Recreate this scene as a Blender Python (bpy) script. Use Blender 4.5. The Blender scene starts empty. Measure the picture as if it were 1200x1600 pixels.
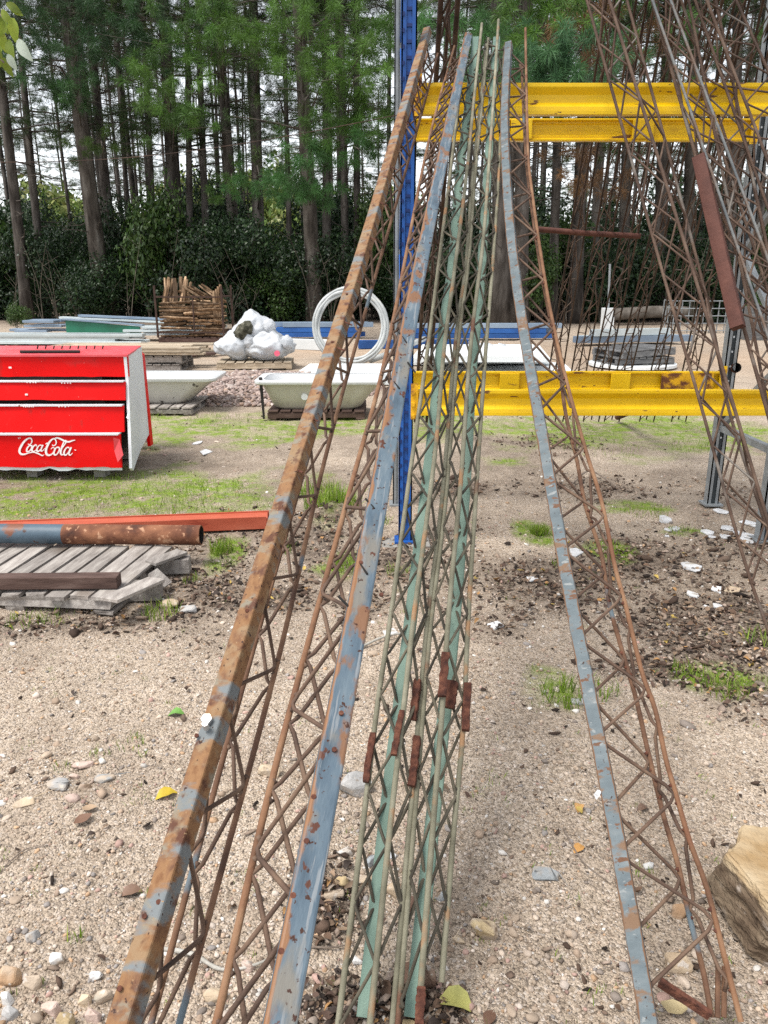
import bpy, bmesh, math, random
import numpy as np
from mathutils import Vector, Matrix, Euler, noise

# ------------------------------------------------------------------ camera, sky, sun, exposure
scene = bpy.context.scene
C = scene.collection
TH = math.radians(17.1)
CAMZ = 1.6
FPX = 1200.0
cam_d = bpy.data.cameras.new('camera'); cam = bpy.data.objects.new('camera', cam_d); C.objects.link(cam)
cam.location = (0, 0, CAMZ); cam.rotation_euler = (math.pi/2 - TH, 0, 0)
cam_d.sensor_width = 36; cam_d.sensor_fit = 'AUTO'; cam_d.lens = 27; cam_d.clip_start = 0.02; cam_d.clip_end = 900
scene.camera = cam

SUN_EL, SUN_AZ = math.radians(64), math.radians(238)      # azimuth: clockwise from +Y, where the light comes from
world = bpy.data.worlds.new('World'); scene.world = world; world.use_nodes = True
wn = world.node_tree; wn.nodes.clear()
sky = wn.nodes.new('ShaderNodeTexSky'); sky.sky_type = 'NISHITA'; sky.sun_disc = False
sky.sun_elevation = SUN_EL; sky.sun_rotation = SUN_AZ; sky.dust_density = 1.0; sky.air_density = 1.0; sky.ozone_density = 1.0
hs = wn.nodes.new('ShaderNodeHueSaturation'); hs.inputs['Saturation'].default_value = 0.22
bg = wn.nodes.new('ShaderNodeBackground'); bg.inputs['Strength'].default_value = 0.105
wo = wn.nodes.new('ShaderNodeOutputWorld')
wn.links.new(sky.outputs[0], hs.inputs['Color']); wn.links.new(hs.outputs[0], bg.inputs[0]); wn.links.new(bg.outputs[0], wo.inputs[0])

sun_d = bpy.data.lights.new('sun', 'SUN'); sun_d.energy = 1.5; sun_d.angle = math.radians(24); sun_d.color = (1.0, 0.96, 0.9)
sun = bpy.data.objects.new('sun', sun_d); C.objects.link(sun)
sdir = Vector((math.sin(SUN_AZ)*math.cos(SUN_EL), math.cos(SUN_AZ)*math.cos(SUN_EL), math.sin(SUN_EL)))
sun.rotation_euler = sdir.to_track_quat('Z', 'Y').to_euler(); sun.location = sdir*40

scene.view_settings.view_transform = 'Standard'; scene.view_settings.look = 'None'
scene.view_settings.gamma = 1.0; scene.view_settings.exposure = 1.48; scene.view_settings.use_curve_mapping = False
scene.render.engine = 'CYCLES'
scene.cycles.use_denoising = False
scene.cycles.max_bounces = 6; scene.cycles.diffuse_bounces = 3; scene.cycles.glossy_bounces = 3
scene.cycles.transparent_max_bounces = 6; scene.cycles.sample_clamp_indirect = 6

random.seed(7); rng = np.random.default_rng(7)
R = math.radians
ct, st = math.cos(TH), math.sin(TH)

# ------------------------------------------------------------------ finding places: pixels of the 1200 x 1600 photo -> metres
def depth_of(Y, z): return Y*ct + (CAMZ - z)*st
def P(px, py, Y):
    v = (py-800)/FPX
    zc = Y/(ct - v*st)
    return Vector(((px-600)/FPX*zc, Y, CAMZ - zc*(st + v*ct)))
def G(px, py, z=0.0):
    v = (py-800)/FPX
    zc = (CAMZ - z)/(st + v*ct)
    return Vector(((px-600)/FPX*zc, zc*(ct - v*st), z))
def Lp(px, py, A, B):
    """point of the picture ray that lies over the side-view line A-B, each (Y, z)"""
    v = (py-800)/FPX; dy, dz = ct - v*st, -(st + v*ct)
    ey, ez = B[0]-A[0], B[1]-A[1]
    # zc*d = A - cam + s*e
    a0, a1 = A[0], A[1]-CAMZ
    det = dy*(-ez) - dz*(-ey)
    zc = (a0*(-ez) - a1*(-ey))/det
    return Vector(((px-600)/FPX*zc, zc*dy, CAMZ + zc*dz))

# ------------------------------------------------------------------ objects
WL = {}
def link(o): C.objects.link(o); return o
def setp(o, label=None, cat=None, group=None, kind=None):
    if label: o['label'] = label
    if cat: o['category'] = cat
    if group: o['group'] = group
    if kind: o['kind'] = kind
    return o
def thing(name, label, cat, loc=(0,0,0), rotz=0.0, group=None, tilt=(0,0)):
    o = bpy.data.objects.new(name, None); link(o); o.empty_display_size = 0.1
    o.location = loc; o.rotation_euler = (tilt[0], tilt[1], rotz)
    setp(o, label, cat, group); WL[o] = Vector(loc)
    return o
def copy_tree(o, parent=None):
    c = o.copy(); link(c); c.parent = parent
    WL[c] = WL.get(o, Vector())
    for ch in list(o.children): copy_tree(ch, c)
    return c

class MB:
    """collects shapes into ONE mesh"""
    def __init__(s): s.v = []; s.f = []; s.uv = {}
    def add(s, vs, fs, uvs=None):
        o = len(s.v); s.v.extend([tuple(p) for p in vs])
        for k, f in enumerate(fs):
            s.f.append(tuple(i+o for i in f))
            if uvs: s.uv[len(s.f)-1] = uvs[k]
        return s
    def box(s, c, d, rot=None, jit=0.0):
        hx, hy, hz = d[0]/2, d[1]/2, d[2]/2
        vs = [Vector((x, y, z)) for x in (-hx, hx) for y in (-hy, hy) for z in (-hz, hz)]
        if jit: vs = [v + Vector((random.uniform(-jit, jit), random.uniform(-jit, jit), random.uniform(-jit, jit))) for v in vs]
        if rot is not None: vs = [rot @ v for v in vs]
        vs = [v + Vector(c) for v in vs]
        return s.add(vs, [(0,1,3,2), (4,6,7,5), (0,4,5,1), (2,3,7,6), (0,2,6,4), (1,5,7,3)])
    def sweep(s, pts, prof, up=Vector((0,0,1)), cap=True, scales=None, closed=False):
        """prof: 2D outline (a,b); a along side vector, b along 'up' projected"""
        pts = [Vector(p) for p in pts]; n = len(pts); m = len(prof)
        rings = []; L = 0.0; ls = []
        side = None
        for i, p in enumerate(pts):
            if closed: t = pts[(i+1) % n] - pts[i-1]
            else: t = pts[min(i+1, n-1)] - pts[max(i-1, 0)]
            t.normalize()
            if side is None:
                u = Vector(up); side = t.cross(u)
                if side.length < 1e-4: side = t.cross(Vector((1,0,0)))
                side.normalize()
            else:
                side = (side - t*side.dot(t)).normalized()
            b = side.cross(t).normalized()
            k = scales[i] if scales else 1.0
            rings.append([p + side*(a*k) + b*(c*k) for a, c in prof])
            if i: L += (p - pts[i-1]).length
            ls.append(L)
        vs = [q for r in rings for q in r]; fs = []; uvs = []
        per = [0.0]
        for j in range(m):
            a, b2 = prof[j], prof[(j+1) % m]; per.append(per[-1] + math.hypot(a[0]-b2[0], a[1]-b2[1]))
        tot = per[-1] or 1
        for i in range(n if closed else n-1):
            i2 = (i+1) % n
            for j in range(m):
                j2 = (j+1) % m
                fs.append((i*m+j, i*m+j2, i2*m+j2, i2*m+j))
                uvs.append(((ls[i], per[j]), (ls[i], per[j+1]), (ls[i2], per[j+1]), (ls[i2], per[j])))
        if cap and not closed:
            fs.append(tuple(range(m-1, -1, -1))); uvs.append([(ls[0], 0)]*m)
            fs.append(tuple((n-1)*m + j for j in range(m))); uvs.append([(ls[-1], 0)]*m)
        return s.add(vs, fs, uvs)
    def tube(s, pts, r, n=8, cap=True, scales=None, closed=False):
        prof = [(r*math.cos(2*math.pi*k/n), r*math.sin(2*math.pi*k/n)) for k in range(n)]
        return s.sweep(pts, prof, cap=cap, scales=scales, closed=closed)
    def bar(s, a, b, w, h, up=Vector((0,0,1)), bev=0.0):
        return s.sweep([a, b], rprof(w, h, bev), up=up)
    def build(s, name, mat, parent=None, local=False, smooth=False, bevel=0.0, label=None, kind=None, sharp=None):
        o = Vector((0,0,0))
        if parent is not None and not local:
            q = parent
            while q.parent is not None: q = q.parent
            o = WL.get(q, Vector())
        me = bpy.data.meshes.new(name)
        me.from_pydata([(x-o.x, y-o.y, z-o.z) for x, y, z in s.v], [], s.f)
        if s.uv:
            lay = me.uv_layers.new(name='UVMap')
            for p in me.polygons:
                u = s.uv.get(p.index)
                if u:
                    for k, li in enumerate(p.loop_indices): lay.data[li].uv = u[k]
        if smooth:
            me.polygons.foreach_set('use_smooth', [True]*len(me.polygons))
        me.materials.append(mat)
        ob = bpy.data.objects.new(name, me); link(ob)
        if parent is not None: ob.parent = parent
        if bevel:
            md = ob.modifiers.new('bevel', 'BEVEL'); md.width = bevel; md.segments = 2; md.limit_method = 'ANGLE'
        if smooth and sharp:
            try: me.set_sharp_from_angle(angle=R(sharp))
            except Exception: pass
        if label: ob['label'] = label
        if kind: ob['kind'] = kind
        return ob
def rprof(w, h, b=0.0):
    a, c = w/2, h/2
    if not b: return [(-a,-c), (a,-c), (a,c), (-a,c)]
    k = b*0.3
    return [(-a+b,-c), (a-b,-c), (a-k,-c+k), (a,-c+b), (a,c-b), (a-k,c-k), (a-b,c), (-a+b,c), (-a+k,c-k), (-a,c-b), (-a,-c+b), (-a+k,-c+k)]
def rot_prof(prof, ang):
    ca, sa = math.cos(ang), math.sin(ang)
    return [(x*ca - y*sa, x*sa + y*ca) for x, y in prof]
def catmull(ps, n):
    ps = [Vector(p) for p in ps]
    q = [ps[0]*2 - ps[1]] + ps + [ps[-1]*2 - ps[-2]]; out = []
    for i in range(1, len(q)-2):
        for k in range(n):
            t = k/n; a, b, c, d = q[i-1], q[i], q[i+1], q[i+2]
            out.append(0.5*((2*b) + (c-a)*t + (2*a-5*b+4*c-d)*t*t + (3*b-a-3*c+d)*t**3))
    out.append(ps[-1]); return out

def fast_mesh(name, verts, faces, cols=None, mat=None, parent=None, smooth=False):
    """verts (N,3) array, faces (M,k) array of constant size"""
    me = bpy.data.meshes.new(name); N = len(verts); M, k = faces.shape
    me.vertices.add(N); me.vertices.foreach_set('co', np.ascontiguousarray(verts, np.float32).ravel())
    me.loops.add(M*k); me.loops.foreach_set('vertex_index', np.ascontiguousarray(faces, np.int32).ravel())
    me.polygons.add(M); me.polygons.foreach_set('loop_start', np.arange(0, M*k, k, dtype=np.int32))
    me.update(calc_edges=True)
    if smooth: me.polygons.foreach_set('use_smooth', np.ones(M, bool))
    if cols is not None:
        at = me.attributes.new('Col', 'FLOAT_COLOR', 'POINT')
        c4 = np.ones((N, 4), np.float32); c4[:, :cols.shape[1]] = cols
        at.data.foreach_set('color', c4.ravel())
    if mat: me.materials.append(mat)
    o = bpy.data.objects.new(name, me); link(o)
    if parent is not None: o.parent = parent
    return o
def rotmats(az, tx, ty):
    """Rz(az) @ Rx(tx) @ Ry(ty), arrays -> (N,3,3)"""
    ca, sa, cx, sx, cy, sy = np.cos(az), np.sin(az), np.cos(tx), np.sin(tx), np.cos(ty), np.sin(ty)
    Z = np.zeros((len(az), 3, 3)); X = Z.copy(); Yy = Z.copy()
    Z[:,0,0]=ca; Z[:,0,1]=-sa; Z[:,1,0]=sa; Z[:,1,1]=ca; Z[:,2,2]=1
    X[:,0,0]=1; X[:,1,1]=cx; X[:,1,2]=-sx; X[:,2,1]=sx; X[:,2,2]=cx
    Yy[:,1,1]=1; Yy[:,0,0]=cy; Yy[:,0,2]=sy; Yy[:,2,0]=-sy; Yy[:,2,2]=cy
    return Z @ X @ Yy
def scatter(name, tmpl, tfaces, pos, rots, scl, cols, mat, smooth=False):
    """tmpl (T,nv,3); every piece picks one template"""
    N = len(pos); T, nv, _ = tmpl.shape
    pick = rng.integers(0, T, N)
    v = tmpl[pick]*scl[:, None, :]
    v = np.einsum('nij,nkj->nki', rots, v) + pos[:, None, :]
    f = tfaces[None] + (np.arange(N)*nv)[:, None, None]
    c = np.repeat(cols, nv, axis=0)
    return fast_mesh(name, v.reshape(-1, 3), f.reshape(-1, tfaces.shape[1]), c, mat, smooth=smooth)

def vnoise(x, y, seed=0):
    xi, yi = np.floor(x).astype(np.int64), np.floor(y).astype(np.int64); fx, fy = x-xi, y-yi
    def h(a, b):
        n = (a*374761393 + b*668265263 + seed*982451653) & 0x7fffffff
        n = ((n ^ (n >> 13))*1274126177) & 0x7fffffff
        return ((n ^ (n >> 16)) & 0xffff)/65535.0
    u, w = fx*fx*(3-2*fx), fy*fy*(3-2*fy)
    return (h(xi,yi)*(1-u)+h(xi+1,yi)*u)*(1-w) + (h(xi,yi+1)*(1-u)+h(xi+1,yi+1)*u)*w
def fbm(x, y, o=4, seed=0):
    s = 0; a = 0.5
    for k in range(o): s = s + a*vnoise(x*2**k, y*2**k, seed+k); a *= 0.5
    return s

# ------------------------------------------------------------------ materials
def mat(name, cols, scale=4.0, detail=4.0, rough=0.6, metal=0.0, bump=0.15, bscale=30.0, stretch=(1,1,1), spots=(), coord='Object',
        rnd=0.0, attr=None, spec=0.4, bdist=0.01, trans=None, distort=0.0, rvar=0.0, ridge=None):
    m = bpy.data.materials.new(name); m.use_nodes = True; nt = m.node_tree; nt.nodes.clear(); nd, ln = nt.nodes.new, nt.links.new
    out = nd('ShaderNodeOutputMaterial'); bs = nd('ShaderNodeBsdfPrincipled')
    bs.inputs['Roughness'].default_value = rough; bs.inputs['Metallic'].default_value = metal; bs.inputs['Specular IOR Level'].default_value = spec
    tc = nd('ShaderNodeTexCoord'); oi = nd('ShaderNodeObjectInfo')
    off = nd('ShaderNodeVectorMath'); off.operation = 'MULTIPLY_ADD'; off.inputs[1].default_value = (0,0,0)
    vm = nd('ShaderNodeVectorMath'); vm.operation = 'ADD'
    sc_ = nd('ShaderNodeVectorMath'); sc_.operation = 'SCALE'; sc_.inputs[0].default_value = (13.7, 7.3, 5.1)
    ln(oi.outputs['Random'], sc_.inputs['Scale']); ln(tc.outputs[coord], vm.inputs[0]); ln(sc_.outputs[0], vm.inputs[1])
    def mapped(sv):
        mp = nd('ShaderNodeMapping'); mp.inputs['Scale'].default_value = sv; ln(vm.outputs[0], mp.inputs['Vector']); return mp.outputs[0]
    def ns(scl, sv=(1,1,1), det=6.0, rg=0.55):
        t = nd('ShaderNodeTexNoise'); t.inputs['Scale'].default_value = scl; t.inputs['Detail'].default_value = det
        t.inputs['Roughness'].default_value = rg; t.inputs['Distortion'].default_value = distort
        ln(mapped(sv), t.inputs['Vector']); return t.outputs['Fac']
    fac = ns(scale, stretch, detail)
    rp = nd('ShaderNodeValToRGB'); el = rp.color_ramp.elements
    while len(el) < len(cols): el.new(0.5)
    for e, (p, c) in zip(el, cols): e.position = p; e.color = (*c, 1)
    ln(fac, rp.inputs[0]); col = rp.outputs[0]
    if attr:
        at = nd('ShaderNodeAttribute'); at.attribute_name = attr
        mx = nd('ShaderNodeMix'); mx.data_type = 'RGBA'; mx.blend_type = 'MULTIPLY'; mx.inputs[0].default_value = 1
        ln(at.outputs['Color'], mx.inputs[6]); ln(col, mx.inputs[7]); col = mx.outputs[2]
    for sp in spots:
        scl, lo, hi, c = sp[:4]; sv = sp[4] if len(sp) > 4 else (1,1,1)
        f = ns(scl, sv, sp[5] if len(sp) > 5 else 3.0)
        mr = nd('ShaderNodeMapRange'); mr.interpolation_type = 'SMOOTHSTEP'
        mr.inputs[1].default_value = lo; mr.inputs[2].default_value = hi; ln(f, mr.inputs[0])
        mx = nd('ShaderNodeMix'); mx.data_type = 'RGBA'; ln(mr.outputs[0], mx.inputs[0]); ln(col, mx.inputs[6]); mx.inputs[7].default_value = (*c, 1); col = mx.outputs[2]
    if ridge:                                             # worn paint along the corners of a tube: UV y is metres round the section
        sx = nd('ShaderNodeSeparateXYZ'); ln(tc.outputs['UV'], sx.inputs[0]); tot = None
        nf = ns(ridge[3], (.30, 1.0, 1), 4.0)
        for cv in ridge[0]:
            a = nd('ShaderNodeMath'); a.operation = 'SUBTRACT'; ln(sx.outputs['Y'], a.inputs[0]); a.inputs[1].default_value = cv
            b = nd('ShaderNodeMath'); b.operation = 'ABSOLUTE'; ln(a.outputs[0], b.inputs[0])
            mr = nd('ShaderNodeMapRange'); mr.inputs[1].default_value = 0; mr.inputs[2].default_value = ridge[1]; mr.inputs[3].default_value = .28; mr.inputs[4].default_value = -.2; ln(b.outputs[0], mr.inputs[0])
            if tot is None: tot = mr.outputs[0]
            else:
                mm = nd('ShaderNodeMath'); mm.operation = 'MAXIMUM'; ln(tot, mm.inputs[0]); ln(mr.outputs[0], mm.inputs[1]); tot = mm.outputs[0]
        ad = nd('ShaderNodeMath'); ad.operation = 'ADD'; ln(tot, ad.inputs[0]); ln(nf, ad.inputs[1])
        mr = nd('ShaderNodeMapRange'); mr.interpolation_type = 'SMOOTHSTEP'; mr.inputs[1].default_value = .60; mr.inputs[2].default_value = .70; ln(ad.outputs[0], mr.inputs[0])
        mx = nd('ShaderNodeMix'); mx.data_type = 'RGBA'; ln(mr.outputs[0], mx.inputs[0]); ln(col, mx.inputs[6]); mx.inputs[7].default_value = (*ridge[2], 1); col = mx.outputs[2]
    if rnd:
        h = nd('ShaderNodeHueSaturation'); mr = nd('ShaderNodeMapRange'); mr.inputs[3].default_value = 1-rnd; mr.inputs[4].default_value = 1+rnd
        ln(oi.outputs['Random'], mr.inputs[0]); ln(mr.outputs[0], h.inputs['Value']); ln(col, h.inputs['Color']); col = h.outputs[0]
    ln(col, bs.inputs['Base Color'])
    if rvar:
        mr = nd('ShaderNodeMapRange'); mr.inputs[1].default_value = .3; mr.inputs[2].default_value = .7; mr.inputs[3].default_value = max(0.05, rough-rvar); mr.inputs[4].default_value = min(1, rough+rvar)
        ln(fac, mr.inputs[0]); ln(mr.outputs[0], bs.inputs['Roughness'])
    if bump:
        b = nd('ShaderNodeBump'); b.inputs['Strength'].default_value = bump; b.inputs['Distance'].default_value = bdist
        ln(ns(bscale, stretch, 3.0, 0.65), b.inputs['Height']); ln(b.outputs[0], bs.inputs['Normal'])
    if trans:
        tr = nd('ShaderNodeBsdfTranslucent'); ln(col, tr.inputs['Color']); ms = nd('ShaderNodeMixShader'); ms.inputs[0].default_value = trans
        ln(bs.outputs[0], ms.inputs[1]); ln(tr.outputs[0], ms.inputs[2]); ln(ms.outputs[0], out.inputs[0])
    else: ln(bs.outputs[0], out.inputs[0])
    return m

RUST_D, RUST, RUST_O = (.045,.018,.009), (.16,.06,.022), (.36,.16,.05)
BLUEG, PALEB = (.10,.18,.25), (.27,.33,.36)
MT = {}
MT['tube_rust'] = mat('ochre_rusted_tube', [(.28,(.095,.040,.018)), (.42,(.17,.080,.034)), (.56,(.23,.120,.052)), (.75,(.145,.064,.028))], 34, rough=.78, bump=.5, bscale=160, coord='UV', stretch=(.8,1,1), rvar=.12, bdist=.003,
    spots=[(16,.50,.62,(.235,.15,.08),(1,.8,1),6.0), (13,.525,.62,(.145,.16,.165),(1.25,.5,1),8.0), (19,.55,.66,(.20,.175,.13),(1.1,.6,1),8.0), (22,.54,.66,(.085,.032,.016),(.9,1,1),8.0), (75,.645,.69,(.034,.013,.008)), (120,.66,.70,(.27,.17,.09))])
MT['tube_blue'] = mat('slate_blue_painted_tube', [(.28,(.055,.080,.104)), (.45,(.078,.112,.143)), (.6,(.105,.142,.17)), (.75,(.15,.18,.20))], 28, rough=.55, bump=.3, bscale=130, coord='UV', stretch=(.35,1,1), rvar=.12, bdist=.003, spec=.3, ridge=((.117,),.024,(.215,.105,.050),26),
    spots=[(70,.56,.62,(.18,.20,.215),(.12,1.6,1),5.0), (14,.53,.66,(.165,.155,.135),(.5,1,1),8.0), (22,.55,.65,(.18,.092,.05),(.5,1,1),8.0), (30,.635,.665,(.080,.028,.016),(.7,1,1),6.0), (80,.63,.68,(.045,.017,.010))])
MT['tube_pale'] = mat('pale_blue_weathered_tube', [(.28,(.078,.100,.112)), (.45,(.108,.134,.146)), (.6,(.14,.165,.175)), (.75,(.19,.205,.205))], 30, rough=.62, bump=.35, bscale=130, coord='UV', stretch=(1,.5,1), rvar=.1, bdist=.003, spec=.2, ridge=((.068,.104),.008,(.15,.085,.05),40),
    spots=[(26,.55,.64,(.165,.10,.06),(1,.5,1),8.0), (40,.61,.65,(.12,.06,.034),(1.2,.5,1),5.0), (90,.66,.70,(.035,.018,.012)), (70,.62,.68,(.22,.235,.235),(1,.4,1))])
MT['rod_rust'] = mat('brown_rusted_rod', [(.3,(.065,.031,.018)), (.5,(.125,.062,.034)), (.7,(.20,.11,.06))], 11, rough=.8, bump=.3, bscale=90, spots=[(5,.6,.68,(.10,.13,.15)), (9,.62,.7,(.06,.028,.016))])
MT['rod_orange'] = mat('orange_rusted_rod', [(.3,(.09,.042,.022)), (.5,(.18,.088,.044)), (.7,(.25,.145,.08))], 9, rough=.8, bump=.3, bscale=90, spots=[(6,.6,.68,(.14,.06,.03))])
MT['lace'] = mat('dark_brown_lacing_rod', [(.3,(.045,.027,.019)), (.5,(.098,.058,.039)), (.7,(.17,.108,.07))], 9, rough=.8, bump=.3, bscale=90)
MT['rod_olive'] = mat('olive_grey_rod', [(.3,(.115,.105,.07)), (.5,(.19,.178,.122)), (.7,(.265,.25,.18))], 11, rough=.75, bump=.25, bscale=90, spots=[(7,.58,.66,(.30,.17,.085)), (4,.62,.7,(.13,.06,.035))])
MT['lace_dark'] = mat('dark_olive_lacing', [(.3,(.035,.03,.022)), (.5,(.07,.06,.042)), (.7,(.15,.13,.09))], 7, rough=.8, bump=.2, bscale=90)
MT['green'] = mat('sage_green_painted_steel', [(.3,(.12,.195,.155)), (.55,(.155,.24,.19)), (.8,(.195,.28,.225))], 5, rough=.6, bump=.1, bscale=40, spots=[(7,.68,.74,(.14,.09,.05))])
MT['rust_deep'] = mat('flaky_red_rust', [(.3,(.04,.015,.011)), (.5,(.10,.036,.022)), (.7,(.18,.072,.042))], 45, rough=.95, bump=.9, bscale=70)
MT['rod_brown'] = mat('umber_lattice_rod', [(.3,(.042,.025,.018)), (.5,(.085,.050,.034)), (.7,(.15,.10,.07))], 7, rough=.8, bump=.25, bscale=80, spots=[(3,.58,.68,(.17,.15,.13))])
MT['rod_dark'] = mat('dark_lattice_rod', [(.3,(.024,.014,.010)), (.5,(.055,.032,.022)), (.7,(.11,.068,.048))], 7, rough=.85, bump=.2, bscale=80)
MT['rod_blue'] = mat('blue_grey_lattice_rod', [(.35,(.10,.11,.115)), (.5,(.17,.175,.17)), (.62,(.13,.085,.06))], 7, rough=.7, bump=.2, bscale=80)
MT['bar_brown'] = mat('red_brown_square_tube', [(.3,(.065,.022,.015)), (.6,(.105,.038,.026)), (.8,(.145,.06,.042))], 12, rough=.75, bump=.25, bscale=60)
MT['yellow'] = mat('yellow_rack_paint', [(.3,(.72,.43,.002)), (.6,(.82,.52,.003)), (.85,(.79,.52,.02))], 2.5, rough=.42, bump=.05, bscale=25, spots=[(4,.60,.76,(.64,.38,.01),(1,3,3)), (30,.69,.71,(.12,.05,.015),(.5,1.6,1.6)), (9,.67,.70,(.16,.07,.018),(.6,2.4,2.4)), (60,.70,.74,(.35,.19,.02)), (14,.66,.76,(.64,.38,.02),(.25,2,6))], rvar=.12)
MT['yellow_rust'] = mat('rust_eaten_yellow_paint', [(.3,(.08,.03,.015)), (.46,(.17,.06,.02)), (.52,(.75,.40,.01)), (.8,(.8,.43,.01))], 7, rough=.8, bump=.5, bscale=30)
MT['blue'] = mat('cobalt_rack_paint', [(.3,(.010,.065,.25)), (.6,(.014,.095,.37)), (.85,(.025,.125,.42))], 3, rough=.45, bump=.05, bscale=25, spots=[(20,.70,.74,(.05,.05,.06)), (2.4,.6,.74,(.03,.09,.22))])
MT['blue_dark'] = mat('blue_slot_shade', [(.3,(.004,.02,.10)), (.7,(.008,.03,.15))], 4, bump=0)  # darker blue paints the shade inside the slots
MT['galv'] = mat('galvanised_steel', [(.3,(.20,.215,.225)), (.6,(.29,.31,.32)), (.85,(.38,.40,.41))], 9, rough=.5, metal=.35, bump=.08, bscale=30, spots=[(3,.62,.74,(.28,.25,.21))])
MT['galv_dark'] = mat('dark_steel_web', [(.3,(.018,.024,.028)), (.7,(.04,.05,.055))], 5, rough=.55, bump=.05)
MT['hole'] = mat('painted_hole_shade', [(.3,(.012,.011,.01)), (.7,(.02,.018,.016))], 5, bump=0, rough=.9)  # near-black paints the shade inside bores and saw cuts
MT['hole_light'] = mat('painted_hole_daylight', [(.3,(.55,.58,.6)), (.7,(.65,.67,.68))], 5, bump=0, rough=.9)  # pale colour stands in for daylight showing through the holes
MT['steel_bolt'] = mat('zinc_bolt', [(.3,(.45,.45,.45)), (.7,(.65,.65,.64))], 20, rough=.4, metal=.6, bump=.1)
MT['concrete'] = mat('grey_concrete', [(.3,(.19,.18,.16)), (.6,(.29,.275,.25)), (.8,(.37,.35,.32))], 6, rough=.95, bump=.5, bscale=40, spots=[(4,.6,.7,(.13,.11,.09))])

# ------------------------------------------------------------------ the pallet rack
FY, RY, RXL, RXR = 4.59, 5.40, 0.132, 2.395       # front and rear upright rows, left and right frames
def upright(name, parent, X, Y, m_flange, m_web, h, w=.082, d=.07, slots=None, lab=None):
    prof_pts = []
    b = MB()
    for sx in (-1, 1):                               # two flanges with a front lip
        b.bar((X+sx*(w/2-.004), Y, .012), (X+sx*(w/2-.004), Y, h), .008, d, up=Vector((0,1,0)))
        b.bar((X+sx*(w/2-.013), Y-d/2+.003, .012), (X+sx*(w/2-.013), Y-d/2+.003, h), .026, .006, up=Vector((0,1,0)))
    o = b.build(name, m_flange, parent, label=lab)
    wb = MB().bar((X, Y-d/2+.014, .013), (X, Y-d/2+.014, h-.002), w-.018, .005, up=Vector((0,1,0)))
    wo_ = wb.build('web', m_web, o)
    if slots:
        s = MB(); z = .12
        while z < h-.05:
            for sx in (-1, 1): s.box((X+sx*.017, Y-d/2+.0105, z), (.012, .005, .012))
            s.box((X, Y-d/2+.008, z+.026), (.030, .012, .016))
            s.box((X-.030, Y-d/2-.002, z), (.010, .006, .020))
            z += .075
        s.build('slot_row', slots, o, kind='stuff')
    MB().box((X, Y, .006), (w+.05, d+.06, .012)).build('base_plate', m_flange, o)
    return o
rack = thing('pallet_rack', 'tall pallet rack with blue and grey posts and yellow cross beams', 'rack', (RXL, FY, 0))
upright('upright', rack, RXL, FY, MT['blue'], MT['blue'], 4.4, slots=MT['blue_dark'], lab='cobalt blue slotted front post')
upright('upright', rack, .105, RY, MT['galv'], MT['galv'], 4.4, lab='grey rear post behind the blue one')
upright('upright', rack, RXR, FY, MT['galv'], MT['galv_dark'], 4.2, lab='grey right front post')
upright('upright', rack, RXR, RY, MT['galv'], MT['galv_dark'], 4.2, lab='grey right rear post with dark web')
for X, m in ((RXR, MT['galv']), (.118, MT['blue'])):
    zz = [.57, 1.15, 1.75, 2.35, 2.95, 3.55]
    for k, z in enumerate(zz[:1]+zz[-1:]):
        MB().bar((X, FY+.04, z), (X, RY-.04, z), .04, .045).build('brace', m, rack)
    for k in range(len(zz)-1):
        a, c = (FY+.045, RY-.045) if k % 2 else (RY-.045, FY+.045)
        MB().bar((X-.002, a, zz[k]+.03), (X-.002, c, zz[k+1]-.03), .035, .035).build('brace', m, rack)
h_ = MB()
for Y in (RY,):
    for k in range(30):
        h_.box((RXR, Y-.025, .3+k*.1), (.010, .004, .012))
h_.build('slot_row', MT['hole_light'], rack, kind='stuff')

def beam(Y, zb, front, X0, X1, lab):
    """sigma shaped rack beam: outline in (Y, z) swept along X"""
    H = .152 if front else .130
    if front:
        out = [(-.025,0), (-.025,.018), (-.022,.040), (.0,.062), (.0,.100), (-.022,.128), (-.025,.134), (-.025,H), (.03,H), (.03,0)]
    else:
        out = [(-.025,0), (-.025,.012), (-.003,.018), (-.003,.032), (.004,.036), (.004,H-.032), (-.003,H-.028), (-.003,H-.016), (-.025,H-.012), (-.025,H), (.03,H), (.03,0)]
    b = MB(); n = len(out); xs = np.linspace(X0, X1, 14)
    vs = []
    for x in xs:
        w = .0025*math.sin(x*5.1+zb)
        vs += [(x, Y+a+w, zb+c) for a, c in out]
    fs = []
    for i in range(len(xs)-1):
        for j in range(n):
            j2 = (j+1) % n; fs.append((i*n+j, (i+1)*n+j, (i+1)*n+j2, i*n+j2))
    fs.append(tuple(range(n))); fs.append(tuple((len(xs)-1)*n+j for j in range(n-1, -1, -1)))
    b.add(vs, fs)
    o = b.build('beam', MT['yellow'], rack, bevel=.002, label=lab)
    for x, s in ((X0, -1), (X1, 1)):
        e = MB().box((x+s*.004, Y-.030, zb+H/2+.01), (.042, .012, H+.06)); e.build('end_connector', MT['yellow_rust'] if s < 0 else MT['yellow'], o)
        for dz in (-.03, .04, .11): MB().box((x+s*.012, Y-.04, zb+dz+.03), (.02, .02, .022)).build('hook', MT['yellow_rust'], o)
    return o
BX0, BX1 = RXL+.052, RXR-.052
lf = beam(FY-.01, .80, True, BX0, BX1, 'lower front yellow beam')
uf = beam(FY-.01, 2.425, True, BX0, BX1, 'upper front yellow beam')
lr = beam(RY-.01, .834, False, BX0-.02, BX1, 'lower rear yellow beam')
ur = beam(RY-.01, 2.421, False, BX0-.02, BX1, 'upper rear yellow beam')
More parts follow.
